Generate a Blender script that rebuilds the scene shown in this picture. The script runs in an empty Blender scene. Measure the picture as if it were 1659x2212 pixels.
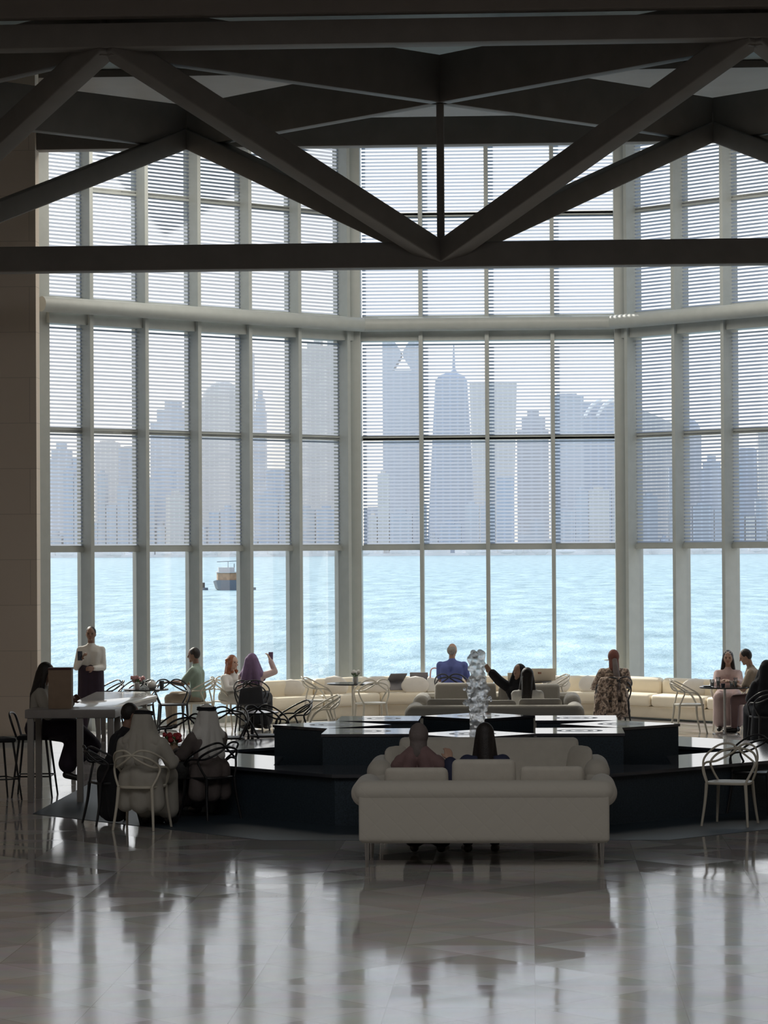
import bpy, math, random
from mathutils import Vector, Matrix, Euler
random.seed(7)
S = bpy.context.scene
COL = S.collection
PI = math.pi
V = Vector

# ------------------------------------------------------------------ camera
EYE = 2.93
cam_d = bpy.data.cameras.new('camera'); cam = bpy.data.objects.new('camera', cam_d); COL.objects.link(cam)
cam_d.sensor_fit = 'HORIZONTAL'; cam_d.sensor_width = 24.0; cam_d.lens = 24.0 * 6100.0 / 1659.0
cam_d.clip_start = 0.5; cam_d.clip_end = 20000
cam.matrix_world = Matrix.Translation((0, 0, EYE)) @ Matrix.Rotation(math.radians(3), 4, 'Z') @ \
    Matrix.Rotation(PI / 2 + math.atan(80 / 6100), 4, 'X') @ Matrix.Rotation(-0.006, 4, 'Z')
S.camera = cam

# ------------------------------------------------------------------ world, sun, interior light, exposure
w = bpy.data.worlds.new('sky'); S.world = w; w.use_nodes = True
nt = w.node_tree; nt.nodes.clear()
out = nt.nodes.new('ShaderNodeOutputWorld'); bg = nt.nodes.new('ShaderNodeBackground')
tc = nt.nodes.new('ShaderNodeTexCoord'); sp = nt.nodes.new('ShaderNodeSeparateXYZ'); cr = nt.nodes.new('ShaderNodeValToRGB')
nt.links.new(tc.outputs['Generated'], sp.inputs[0]); nt.links.new(sp.outputs['Z'], cr.inputs['Fac'])
e = cr.color_ramp.elements
e[0].position = 0.0; e[0].color = (.80, .72, .64, 1)
e[1].position = 0.9; e[1].color = (0.42, 0.60, 0.95, 1)
m_ = e.new(0.10); m_.color = (0.84, 0.83, 0.85, 1)
m_ = e.new(0.35); m_.color = (0.72, 0.85, 1.0, 1)
nt.links.new(cr.outputs[0], bg.inputs[0]); bg.inputs[1].default_value = 1.4
nt.links.new(bg.outputs[0], out.inputs[0])

sd = bpy.data.lights.new('sun', 'SUN'); sun = bpy.data.objects.new('sun', sd); COL.objects.link(sun)
sd.energy = 6.0; sd.angle = math.radians(1.5); sd.color = (1.0, 0.93, 0.82)
sun.rotation_euler = V((0.50, -0.80, -0.62)).to_track_quat('-Z', 'Y').to_euler(); sun.location = (-20, 80, 60)

# added soft fill over the hall, an assumed source with no visible fitting
ad = bpy.data.lights.new('hall_fill', 'AREA'); al = bpy.data.objects.new('hall_fill', ad); COL.objects.link(al)
ad.shape = 'RECTANGLE'; ad.size = 14; ad.size_y = 10; ad.energy = 720; ad.color = (1.0, 0.97, 0.95)
al.location = (-1, 17, 10.2); al.rotation_euler = (math.radians(6), 0, 0)

# added warm fill to brighten the cafe zone and banquette, no lamps known there
cd_ = bpy.data.lights.new('cafe_fill', 'AREA'); cl_ = bpy.data.objects.new('cafe_fill', cd_); COL.objects.link(cl_)
cd_.shape = 'RECTANGLE'; cd_.size = 12; cd_.size_y = 2; cd_.energy = 380; cd_.color = (1.0, 0.93, 0.82)
cl_.location = (-.8, 44.9, 9.80); cl_.rotation_euler = (math.radians(14), 0, 0)

S.view_settings.view_transform = 'Standard'; S.view_settings.look = 'None'
S.view_settings.exposure = 0.0; S.view_settings.gamma = 1.0; S.view_settings.use_curve_mapping = False
S.cycles.max_bounces = 7; S.cycles.diffuse_bounces = 4; S.cycles.glossy_bounces = 4
S.cycles.transparent_max_bounces = 16; S.cycles.transmission_bounces = 6
S.cycles.use_adaptive_sampling = True; S.cycles.adaptive_threshold = 0.02
S.cycles.caustics_reflective = False; S.cycles.caustics_refractive = False
S.cycles.sample_clamp_indirect = 6.0
S.cycles.use_denoising = True

# ------------------------------------------------------------------ materials
def mat(name, c, rough=0.6, metal=0.0, var=0.0, vscale=6.0, bump=0.0, bscale=40.0, spec=0.5, trans=0.0, sheen=0.0, coord='Object'):
    m = bpy.data.materials.new(name); m.use_nodes = True; n = m.node_tree; b = n.nodes['Principled BSDF']
    b.inputs['Base Color'].default_value = (*c, 1); b.inputs['Roughness'].default_value = rough
    b.inputs['Metallic'].default_value = metal; b.inputs['Specular IOR Level'].default_value = spec
    if trans: b.inputs['Transmission Weight'].default_value = trans
    if sheen: b.inputs['Sheen Weight'].default_value = sheen
    t = n.nodes.new('ShaderNodeTexCoord')
    if var:
        nz = n.nodes.new('ShaderNodeTexNoise'); nz.inputs['Scale'].default_value = vscale; nz.inputs['Detail'].default_value = 5
        r = n.nodes.new('ShaderNodeValToRGB'); r.color_ramp.elements[0].position = .3; r.color_ramp.elements[1].position = .7
        r.color_ramp.elements[0].color = (*[max(0, x * (1 - var)) for x in c], 1); r.color_ramp.elements[1].color = (*[min(1, x * (1 + var)) for x in c], 1)
        n.links.new(t.outputs[coord], nz.inputs['Vector']); n.links.new(nz.outputs['Fac'], r.inputs[0]); n.links.new(r.outputs[0], b.inputs['Base Color'])
    if bump:
        nz = n.nodes.new('ShaderNodeTexNoise'); nz.inputs['Scale'].default_value = bscale; nz.inputs['Detail'].default_value = 3
        bp = n.nodes.new('ShaderNodeBump'); bp.inputs['Strength'].default_value = bump; bp.inputs['Distance'].default_value = .01
        n.links.new(t.outputs[coord], nz.inputs['Vector']); n.links.new(nz.outputs['Fac'], bp.inputs['Height']); n.links.new(bp.outputs[0], b.inputs['Normal'])
    return m

def math_node(n, op, a=None, b=None, c=None):
    x = n.nodes.new('ShaderNodeMath'); x.operation = op
    for i, q in enumerate((a, b, c)):
        if q is None: continue
        if isinstance(q, (int, float)): x.inputs[i].default_value = q
        else: n.links.new(q, x.inputs[i])
    return x.outputs[0]

def floor_mat():
    # polished limestone laid as a marquetry of squares cut along alternating diagonals
    m = bpy.data.materials.new('polished_stone_floor'); m.use_nodes = True; n = m.node_tree; b = n.nodes['Principled BSDF']
    t = n.nodes.new('ShaderNodeTexCoord'); s = n.nodes.new('ShaderNodeSeparateXYZ'); n.links.new(t.outputs['Object'], s.inputs[0])
    T = .95
    x = math_node(n, 'DIVIDE', s.outputs[0], T); y = math_node(n, 'DIVIDE', s.outputs[1], T)
    u = math_node(n, 'ADD', x, y); v = math_node(n, 'SUBTRACT', x, y)
    fx = math_node(n, 'FLOOR', x); fy = math_node(n, 'FLOOR', y)
    fu = math_node(n, 'FLOOR', u); fv = math_node(n, 'FLOOR', v)
    k = math_node(n, 'ADD', math_node(n, 'ADD', math_node(n, 'MULTIPLY', fx, 3.1), math_node(n, 'MULTIPLY', fy, 7.7)),
                  math_node(n, 'ADD', math_node(n, 'MULTIPLY', fu, 5.3), math_node(n, 'MULTIPLY', fv, 11.9)))
    wn = n.nodes.new('ShaderNodeTexWhiteNoise'); wn.noise_dimensions = '1D'; n.links.new(k, wn.inputs['W'])
    # joints
    def line(q, wd=0.012):
        a = math_node(n, 'ABSOLUTE', math_node(n, 'SUBTRACT', math_node(n, 'FRACT', q), 0.5))
        return math_node(n, 'GREATER_THAN', a, 0.5 - wd)
    j = math_node(n, 'MAXIMUM', math_node(n, 'MAXIMUM', line(x, .004), line(y, .004)), math_node(n, 'MAXIMUM', line(u, .005), line(v, .005)))
    nz = n.nodes.new('ShaderNodeTexNoise'); nz.inputs['Scale'].default_value = 3.0; nz.inputs['Detail'].default_value = 6; n.links.new(t.outputs['Object'], nz.inputs['Vector'])
    cr = n.nodes.new('ShaderNodeValToRGB'); n.links.new(wn.outputs['Value'], cr.inputs[0])
    e = cr.color_ramp.elements; e[0].color = (.50, .475, .46, 1); e[1].color = (.68, .66, .65, 1)
    mx = n.nodes.new('ShaderNodeMixRGB'); mx.blend_type = 'MULTIPLY'; mx.inputs[0].default_value = .35
    n.links.new(cr.outputs[0], mx.inputs[1]); n.links.new(nz.outputs['Color'], mx.inputs[2])
    dk = n.nodes.new('ShaderNodeMixRGB'); n.links.new(j, dk.inputs[0]); n.links.new(mx.outputs[0], dk.inputs[1]); dk.inputs[2].default_value = (.36, .335, .31, 1)
    n.links.new(dk.outputs[0], b.inputs['Base Color'])
    rr = n.nodes.new('ShaderNodeMapRange'); n.links.new(wn.outputs['Value'], rr.inputs[0]); rr.inputs[3].default_value = .05; rr.inputs[4].default_value = .12
    n.links.new(rr.outputs[0], b.inputs['Roughness'])
    b.inputs['IOR'].default_value = 1.85
    # gentle unevenness: each slab tilts a little
    n2 = n.nodes.new('ShaderNodeTexNoise'); n2.inputs['Scale'].default_value = .9; n2.inputs['Detail'].default_value = 2; n.links.new(t.outputs['Object'], n2.inputs['Vector'])
    bp = n.nodes.new('ShaderNodeBump'); bp.inputs['Strength'].default_value = .25; bp.inputs['Distance'].default_value = .01
    hh = math_node(n, 'ADD', n2.outputs['Fac'], math_node(n, 'MULTIPLY', j, -.08)); n.links.new(hh, bp.inputs['Height']); n.links.new(bp.outputs[0], b.inputs['Normal'])
    return m

def wall_mat():
    m = bpy.data.materials.new('limestone_wall'); m.use_nodes = True; n = m.node_tree; b = n.nodes['Principled BSDF']
    t = n.nodes.new('ShaderNodeTexCoord'); br = n.nodes.new('ShaderNodeTexBrick')
    mp = n.nodes.new('ShaderNodeMapping'); mp.inputs['Rotation'].default_value = (PI / 2, 0, 0); n.links.new(t.outputs['Object'], mp.inputs[0]); n.links.new(mp.outputs[0], br.inputs['Vector'])
    br.inputs['Scale'].default_value = 1.0; br.inputs['Brick Width'].default_value = 1.4; br.inputs['Row Height'].default_value = .7; br.inputs['Mortar Size'].default_value = .006
    br.inputs['Color1'].default_value = (.80, .69, .58, 1); br.inputs['Color2'].default_value = (.83, .72, .61, 1); br.inputs['Mortar'].default_value = (.64, .55, .46, 1)
    n.links.new(br.outputs[0], b.inputs['Base Color']); b.inputs['Roughness'].default_value = .75
    return m

def glass_mat(name, tint=(1, 1, 1), refl=.05):
    m = bpy.data.materials.new(name); m.use_nodes = True; n = m.node_tree; n.nodes.clear()
    o = n.nodes.new('ShaderNodeOutputMaterial'); mx = n.nodes.new('ShaderNodeMixShader'); tr = n.nodes.new('ShaderNodeBsdfTransparent'); gl = n.nodes.new('ShaderNodeBsdfGlossy')
    tr.inputs[0].default_value = (*tint, 1); gl.inputs['Roughness'].default_value = .02
    fr = n.nodes.new('ShaderNodeFresnel'); fr.inputs[0].default_value = 1.45
    n.links.new(fr.outputs[0], mx.inputs[0]); n.links.new(tr.outputs[0], mx.inputs[1]); n.links.new(gl.outputs[0], mx.inputs[2]); n.links.new(mx.outputs[0], o.inputs[0])
    return m

def blind_mat():
    m = bpy.data.materials.new('blind_fabric'); m.use_nodes = True; n = m.node_tree; n.nodes.clear()
    o = n.nodes.new('ShaderNodeOutputMaterial'); mx = n.nodes.new('ShaderNodeMixShader'); a = n.nodes.new('ShaderNodeBsdfTranslucent'); d = n.nodes.new('ShaderNodeBsdfDiffuse')
    a.inputs[0].default_value = (.57, .59, .64, 1); d.inputs[0].default_value = (.6, .64, .7, 1); mx.inputs[0].default_value = .10
    n.links.new(a.outputs[0], mx.inputs[1]); n.links.new(d.outputs[0], mx.inputs[2]); n.links.new(mx.outputs[0], o.inputs[0])
    return m

def sea_mat():
    m = bpy.data.materials.new('sea_water'); m.use_nodes = True; n = m.node_tree; b = n.nodes['Principled BSDF']
    t = n.nodes.new('ShaderNodeTexCoord'); mp = n.nodes.new('ShaderNodeMapping'); mp.inputs['Scale'].default_value = (.22, .05, 1); n.links.new(t.outputs['Object'], mp.inputs[0])
    nz = n.nodes.new('ShaderNodeTexNoise'); nz.inputs['Scale'].default_value = 1; nz.inputs['Detail'].default_value = 7; nz.inputs['Roughness'].default_value = .65; n.links.new(mp.outputs[0], nz.inputs['Vector'])
    cr = n.nodes.new('ShaderNodeValToRGB'); n.links.new(nz.outputs['Fac'], cr.inputs[0]); e = cr.color_ramp.elements
    e[0].position = .33; e[0].color = (.09, .21, .245, 1); e[1].position = .70; e[1].color = (.42, .58, .61, 1)  # sparkle of the waves is put into the base colour by the noise
    n.links.new(cr.outputs[0], b.inputs['Base Color']); b.inputs['Roughness'].default_value = .35; b.inputs['IOR'].default_value = 1.33
    bp = n.nodes.new('ShaderNodeBump'); bp.inputs['Strength'].default_value = 1.0; bp.inputs['Distance'].default_value = 1.2; n.links.new(nz.outputs['Fac'], bp.inputs['Height']); n.links.new(bp.outputs[0], b.inputs['Normal'])
    return m

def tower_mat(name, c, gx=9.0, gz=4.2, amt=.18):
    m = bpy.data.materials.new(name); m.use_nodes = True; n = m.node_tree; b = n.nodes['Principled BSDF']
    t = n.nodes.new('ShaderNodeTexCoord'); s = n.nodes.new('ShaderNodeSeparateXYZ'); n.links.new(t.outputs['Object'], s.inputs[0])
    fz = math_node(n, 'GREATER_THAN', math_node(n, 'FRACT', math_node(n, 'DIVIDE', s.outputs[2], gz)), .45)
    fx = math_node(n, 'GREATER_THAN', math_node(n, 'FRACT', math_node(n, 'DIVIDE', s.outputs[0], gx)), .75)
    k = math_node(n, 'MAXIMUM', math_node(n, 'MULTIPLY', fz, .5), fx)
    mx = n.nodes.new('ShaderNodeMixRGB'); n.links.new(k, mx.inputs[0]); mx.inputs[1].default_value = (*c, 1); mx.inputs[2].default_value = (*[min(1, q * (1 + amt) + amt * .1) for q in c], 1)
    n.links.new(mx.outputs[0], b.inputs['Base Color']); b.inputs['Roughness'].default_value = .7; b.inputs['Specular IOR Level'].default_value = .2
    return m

def plate_mat():
    # polished black granite top with a carved rosette of rings, sharp mirror between
    m = bpy.data.materials.new('polished_black_granite_carved'); m.use_nodes = True; n = m.node_tree; b = n.nodes['Principled BSDF']
    t = n.nodes.new('ShaderNodeTexCoord'); ln = n.nodes.new('ShaderNodeVectorMath'); ln.operation = 'LENGTH'; n.links.new(t.outputs['Object'], ln.inputs[0])
    r = ln.outputs['Value']
    ring = math_node(n, 'MULTIPLY', math_node(n, 'GREATER_THAN', math_node(n, 'SINE', math_node(n, 'MULTIPLY', r, 60)), -.2), math_node(n, 'LESS_THAN', r, .30))
    b.inputs['Base Color'].default_value = (.05, .05, .065, 1)
    rr = n.nodes.new('ShaderNodeMapRange'); n.links.new(ring, rr.inputs[0]); rr.inputs[3].default_value = .05; rr.inputs[4].default_value = .45
    n.links.new(rr.outputs[0], b.inputs['Roughness']); b.inputs['IOR'].default_value = 1.9
    return m

def camo_mat():
    m = bpy.data.materials.new('mottled_print'); m.use_nodes = True; n = m.node_tree; b = n.nodes['Principled BSDF']
    t = n.nodes.new('ShaderNodeTexCoord'); v = n.nodes.new('ShaderNodeTexNoise'); v.inputs['Scale'].default_value = 16; v.inputs['Detail'].default_value = 3; n.links.new(t.outputs['Object'], v.inputs['Vector'])
    r = n.nodes.new('ShaderNodeValToRGB'); n.links.new(v.outputs['Fac'], r.inputs[0]); r.color_ramp.interpolation = 'CONSTANT'
    e = r.color_ramp.elements; e[0].position = 0; e[0].color = (.10, .075, .06, 1); e[1].position = .46; e[1].color = (.30, .22, .17, 1)
    q = e.new(.54); q.color = (.52, .42, .34, 1); q = e.new(.62); q.color = (.2, .14, .11, 1)
    n.links.new(r.outputs[0], b.inputs['Base Color']); b.inputs['Roughness'].default_value = .85
    return m

def quilt_mat():
    # cream upholstery stitched in diamonds
    m = bpy.data.materials.new('cream_quilted_upholstery'); m.use_nodes = True; n = m.node_tree; b = n.nodes['Principled BSDF']
    t = n.nodes.new('ShaderNodeTexCoord'); s = n.nodes.new('ShaderNodeSeparateXYZ'); n.links.new(t.outputs['Object'], s.inputs[0])
    x = math_node(n, 'DIVIDE', s.outputs[0], .2); z = math_node(n, 'DIVIDE', s.outputs[2], .2)
    def tri(q): return math_node(n, 'ABSOLUTE', math_node(n, 'SUBTRACT', math_node(n, 'FRACT', q), .5))
    h = math_node(n, 'MULTIPLY', math_node(n, 'POWER', math_node(n, 'MAXIMUM', tri(math_node(n, 'ADD', x, z)), tri(math_node(n, 'SUBTRACT', x, z))), 6), -30)
    bp = n.nodes.new('ShaderNodeBump'); bp.inputs['Strength'].default_value = .25; bp.inputs['Distance'].default_value = .01; n.links.new(h, bp.inputs['Height']); n.links.new(bp.outputs[0], b.inputs['Normal'])
    b.inputs['Base Color'].default_value = (.50, .475, .42, 1); b.inputs['Roughness'].default_value = .85; b.inputs['Sheen Weight'].default_value = .2
    return m

M = dict(
    floor=floor_mat(), wall=wall_mat(), glass=glass_mat('window_glass', (.97, 1.0, 1.0)), blind=blind_mat(), sea=sea_mat(), plate=plate_mat(), camo=camo_mat(), quilt=quilt_mat(),
    frame=mat('pale_grey_painted_metal', (.42, .45, .44), .45, var=.04), steel=mat('dark_bronze_painted_steel', (.20, .185, .17), .6, var=.08, vscale=3),
    ceil=mat('ceiling_panel', (.30, .35, .36), .8, var=.03), fascia=mat('bronze_panel', (.21, .185, .165), .6, var=.06, vscale=2),
    granite=mat('black_granite', (.035, .052, .07), .45, var=.3, vscale=60, spec=.35), rimtop=mat('polished_dark_granite_rim', (.05, .055, .07), .06, spec=1.0),
    cream=mat('cream_fabric', (.54, .51, .45), .85, var=.04, vscale=12, bump=.3, bscale=160, sheen=.2), bench=mat('warm_cream_leather', (.84, .75, .59), .6, var=.03, vscale=5, bump=.15, bscale=20),
    pillow=mat('pale_cushion_cloth', (.74, .70, .64), .85, var=.05, bump=.3, bscale=90), chrome=mat('chromed_steel', (.5, .5, .5), .25, metal=1),
    chairc=mat('cream_plastic', (.60, .56, .47), .4, var=.03), chairb=mat('black_plastic', (.015, .015, .018), .35, var=.05),
    blacktop=mat('black_tabletop', (.02, .02, .022), .15, var=.05), whitecloth=mat('white_lacquer', (.88, .87, .85), .09, var=.02, spec=1.0),
    stonetop=mat('grey_brown_tabletop', (.28, .26, .25), .35, var=.1), leg=mat('greige_table_leg', (.30, .28, .26), .5, var=.05),
    cardboard=mat('tan_board', (.30, .215, .15), .75, var=.08, vscale=10), edge=mat('dark_red_edge', (.07, .02, .02), .6, var=.1),
    skin=mat('skin_warm', (.46, .29, .21), .55, var=.05), skind=mat('skin_brown', (.24, .14, .10), .55, var=.05), skinl=mat('skin_pale', (.62, .42, .33), .55, var=.05),
    hairb=mat('black_hair', (.015, .011, .010), .5, var=.3, vscale=40, bump=.6, bscale=90), hairr=mat('auburn_hair', (.30, .10, .04), .5, var=.3, vscale=30, bump=.6, bscale=90),
    hairg=mat('grey_hair', (.30, .27, .24), .6, var=.2, vscale=30), white=mat('white_cotton', (.72, .71, .68), .85, var=.04, bump=.3, bscale=25), offw=mat('offwhite_cotton', (.42, .40, .355), .85, var=.05, bump=.3, bscale=25),
    black=mat('black_cloth', (.012, .013, .018), .8, var=.2, bump=.3, bscale=25), navy=mat('navy_cloth', (.02, .025, .06), .8, var=.15, bump=.3), plum=mat('plum_black_cloth', (.03, .018, .035), .8, var=.2, bump=.3, bscale=20),
    green=mat('sage_cotton', (.28, .36, .30), .85, var=.06, bump=.3), khaki=mat('khaki_cotton', (.34, .28, .22), .85, var=.06, bump=.3), purple=mat('mauve_scarf', (.20, .13, .24), .85, var=.12, vscale=8, bump=.4, bscale=30),
    pinkc=mat('pale_pink_cotton', (.58, .44, .42), .85, var=.08, bump=.3), blue=mat('blue_cotton', (.11, .14, .38), .8, var=.06, bump=.3), rust=mat('rust_scarf', (.16, .06, .045), .85, var=.15, bump=.4),
    taupe=mat('taupe_scarf', (.15, .125, .12), .85, var=.15, bump=.4), rosewood=mat('dusky_rose_cloth', (.18, .11, .11), .85, var=.12, bump=.3),
    shoe=mat('black_leather', (.02, .018, .016), .4, var=.1), eye=mat('eye_dark', (.02, .015, .01), .2, var=.1), lip=mat('lip', (.40, .15, .13), .5, var=.05),
    red=mat('red_petal', (.45, .04, .05), .6, var=.2), pinkf=mat('pink_petal', (.62, .35, .36), .6, var=.2), leaf=mat('green_leaf', (.08, .18, .06), .6, var=.2),
    ceramic=mat('white_ceramic', (.8, .79, .76), .2, var=.02), cupg=glass_mat('drinking_glass', (.85, .88, .9)), darkglass=mat('dark_cup', (.05, .06, .08), .15, var=.1),
    straw=mat('black_basket', (.03, .03, .03), .7, var=.3, vscale=40), board=mat('cream_board', (.66, .58, .46), .7, var=.03), print_=mat('brown_print', (.3, .13, .08), .7, var=.1),
    laptop=mat('grey_slate_case', (.20, .19, .20), .5, var=.05), sand=mat('pale_shore', (.88, .84, .80), .9, var=.12, vscale=.03), wood=mat('varnished_teak', (.42, .24, .13), .6, var=.2, vscale=1.5),
    canvas=mat('canvas_awning', (.55, .52, .50), .8, var=.06), hull=mat('dark_hull', (.13, .15, .18), .6, var=.1), clay=mat('terracotta_pot', (.45, .32, .22), .7, var=.1),
)

# ------------------------------------------------------------------ object helpers
def tag(o, label=None, cat=None, group=None, kind=None):
    if label: o['label'] = label
    if cat: o['category'] = cat
    if group: o['group'] = group
    if kind: o['kind'] = kind
    return o

def empty(name, loc=(0, 0, 0), rz=0, label=None, cat=None, group=None, kind=None):
    o = bpy.data.objects.new(name, None); COL.objects.link(o); o.location = loc; o.rotation_euler = (0, 0, rz); o.empty_display_size = .1
    return tag(o, label, cat, group, kind)

def dup(root, loc, rz, label=None, group=None, mats=None):
    def cp(o, par):
        c = o.copy(); COL.objects.link(c); c.parent = par
        if mats and c.type == 'MESH' and o.data.materials and o.data.materials[0].name in mats:
            key = (o.data.name, mats[o.data.materials[0].name].name)
            if key not in cache:
                d = o.data.copy(); d.materials.clear(); d.materials.append(mats[o.data.materials[0].name]); cache[key] = d
            c.data = cache[key]
        for ch in o.children: cp(ch, c)
        return c
    r = cp(root, None); r.location = loc; r.rotation_euler = (0, 0, rz)
    if label: r['label'] = label
    if group: r['group'] = group
    return r
cache = {}

class MB:
    def __init__(s): s.v = []; s.f = []
    def add(s, vs, fs):
        b = len(s.v); s.v += [tuple(x) for x in vs]; s.f += [tuple(b + i for i in f) for f in fs]; return s
    def box(s, a, b):
        x0, y0, z0 = a; x1, y1, z1 = b
        return s.add([(x0, y0, z0), (x1, y0, z0), (x1, y1, z0), (x0, y1, z0), (x0, y0, z1), (x1, y0, z1), (x1, y1, z1), (x0, y1, z1)],
                     [(0, 3, 2, 1), (4, 5, 6, 7), (0, 1, 5, 4), (1, 2, 6, 5), (2, 3, 7, 6), (3, 0, 4, 7)])
    def bar(s, p, q, wd, h, up=(0, 0, 1)):
        p = V(p); q = V(q); d = (q - p).normalized(); u = V(up)
        if abs(d.dot(u)) > .99: u = V((0, 1, 0))
        r = d.cross(u).normalized(); u = r.cross(d)
        vs = [e_ + r * (a * wd / 2) + u * (b * h / 2) for e_ in (p, q) for a, b in ((-1, -1), (1, -1), (1, 1), (-1, 1))]
        return s.add(vs, [(0, 1, 2, 3), (7, 6, 5, 4), (0, 4, 5, 1), (1, 5, 6, 2), (2, 6, 7, 3), (3, 7, 4, 0)])
    def prism(s, pts, z0, z1):
        n = len(pts); vs = [(x, y, z0) for x, y in pts] + [(x, y, z1) for x, y in pts]
        return s.add(vs, [tuple(range(n - 1, -1, -1)), tuple(range(n, 2 * n))] + [(i, (i + 1) % n, n + (i + 1) % n, n + i) for i in range(n)])
    def lathe(s, prof, n=20, c=(0, 0, 0)):
        vs = []; fs = []; m = len(prof)
        for r, z in prof:
            for i in range(n):
                a = 2 * PI * i / n; vs.append((c[0] + r * math.cos(a), c[1] + r * math.sin(a), c[2] + z))
        for j in range(m - 1):
            for i in range(n): fs.append((j * n + i, j * n + (i + 1) % n, (j + 1) * n + (i + 1) % n, (j + 1) * n + i))
        fs += [tuple(range(n - 1, -1, -1)), tuple((m - 1) * n + i for i in range(n))]
        return s.add(vs, fs)
    def tube(s, pts, r, n=8, smooth=True, closed=False):
        pts = [V(p) for p in pts]
        if smooth and len(pts) > 2:
            o = []; N = len(pts)
            for i in range(N if closed else N - 1):
                g = (lambda k: pts[k % N]) if closed else (lambda k: pts[min(max(k, 0), N - 1)])
                p0, p1, p2, p3 = g(i - 1), g(i), g(i + 1), g(i + 2)
                for k in range(6):
                    t = k / 6; o.append(.5 * ((2 * p1) + (p2 - p0) * t + (2 * p0 - 5 * p1 + 4 * p2 - p3) * t * t + (3 * p1 - p0 - 3 * p2 + p3) * t ** 3))
            if not closed: o.append(pts[-1])
            pts = o
        rs = r if isinstance(r, (list, tuple)) else (r, r)
        vs = []; fs = []; N = len(pts); last = None
        for i, p in enumerate(pts):
            d = ((pts[(i + 1) % N] - pts[i - 1]) if closed else (pts[min(i + 1, N - 1)] - pts[max(i - 1, 0)])).normalized()
            if last is None: a = d.orthogonal().normalized()
            else:
                a = last - d * last.dot(d); a = a.normalized() if a.length > 1e-6 else d.orthogonal().normalized()
            last = a; b = d.cross(a); rr = rs[0] + (rs[1] - rs[0]) * i / max(1, N - 1)
            for k in range(n):
                t = 2 * PI * k / n; vs.append(p + a * (rr * math.cos(t)) + b * (rr * math.sin(t)))
        for i in range(N if closed else N - 1):
            for k in range(n): fs.append((i * n + k, i * n + (k + 1) % n, ((i + 1) % N) * n + (k + 1) % n, ((i + 1) % N) * n + k))
        if not closed: fs += [tuple(range(n - 1, -1, -1)), tuple((N - 1) * n + k for k in range(n))]
        return s.add(vs, fs)
    def ball(s, c, r, nu=12, nv=8, fn=None):
        if not isinstance(r, (tuple, list)): r = (r, r, r)
        vs = [(0, 0, 1)]; 
        for j in range(1, nv):
            p = PI * j / nv
            for i in range(nu): a = 2 * PI * i / nu; vs.append((math.sin(p) * math.cos(a), math.sin(p) * math.sin(a), math.cos(p)))
        vs.append((0, 0, -1)); L = len(vs) - 1
        fs = [(0, 1 + i, 1 + (i + 1) % nu) for i in range(nu)]
        for j in range(nv - 2):
            for i in range(nu): a = 1 + j * nu; fs.append((a + i, a + nu + i, a + nu + (i + 1) % nu, a + (i + 1) % nu))
        a = 1 + (nv - 2) * nu; fs += [(a + i, L, a + (i + 1) % nu) for i in range(nu)]
        o = []
        for v_ in vs:
            q = V((v_[0] * r[0], v_[1] * r[1], v_[2] * r[2]))
            if fn: q = fn(V(v_), q)
            o.append(V(c) + q)
        return s.add(o, fs)
    def cap(s, p, r1, q, r2, n=12):      # tapered capsule
        p = V(p); q = V(q); d = q - p
        if d.length < 1e-5: return s.ball(p, max(r1, r2))
        L = d.length; d.normalize(); a = d.orthogonal().normalized(); b = d.cross(a)
        rings = [(-r1 * math.cos(t), r1 * math.sin(t)) for t in (.25, .8, 1.25)] + [(0, r1), (L, r2)] + [(L + r2 * math.cos(t), r2 * math.sin(t)) for t in (1.25, .8, .25)]
        vs = []; fs = []
        for z, rr in rings:
            for k in range(n): t = 2 * PI * k / n; vs.append(p + d * z + a * (rr * math.cos(t)) + b * (rr * math.sin(t)))
        m = len(rings)
        for j in range(m - 1):
            for k in range(n): fs.append((j * n + k, j * n + (k + 1) % n, (j + 1) * n + (k + 1) % n, (j + 1) * n + k))
        fs += [tuple(range(n - 1, -1, -1)), tuple((m - 1) * n + k for k in range(n))]
        return s.add(vs, fs)
    def xf(s, mtx):
        s.v = [tuple(mtx @ V(v_)) for v_ in s.v]; return s
    def build(s, name, m=None, parent=None, smooth=False, bevel=0, voxel=0, sm=2, subsurf=0, loc=None, rz=0):
        me = bpy.data.meshes.new(name); me.from_pydata(s.v, [], s.f); me.update()
        o = bpy.data.objects.new(name, me); COL.objects.link(o)
        mods = False
        if voxel:
            r = o.modifiers.new('r', 'REMESH'); r.mode = 'VOXEL'; r.voxel_size = voxel; mods = True
            if sm: q = o.modifiers.new('s', 'SMOOTH'); q.iterations = sm; q.factor = .5
        if bevel: q = o.modifiers.new('b', 'BEVEL'); q.width = bevel; q.segments = 3; q.limit_method = 'ANGLE'; mods = True
        if subsurf: q = o.modifiers.new('u', 'SUBSURF'); q.levels = subsurf; q.render_levels = subsurf; mods = True
        if mods:
            dg = bpy.context.evaluated_depsgraph_get(); nm = bpy.data.meshes.new_from_object(o.evaluated_get(dg)); o.modifiers.clear(); o.data = nm; bpy.data.meshes.remove(me); me = nm; me.name = name
        if m: me.materials.clear(); me.materials.append(m)
        if smooth or voxel or bevel:
            me.shade_smooth() if hasattr(me, 'shade_smooth') else None
            if not voxel and not smooth: me.set_sharp_from_angle(angle=math.radians(40))
            elif smooth and not voxel: me.set_sharp_from_angle(angle=math.radians(60))
        if parent: o.parent = parent
        if loc is not None: o.location = loc
        if rz: o.rotation_euler = (0, 0, rz)
        return o

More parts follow.
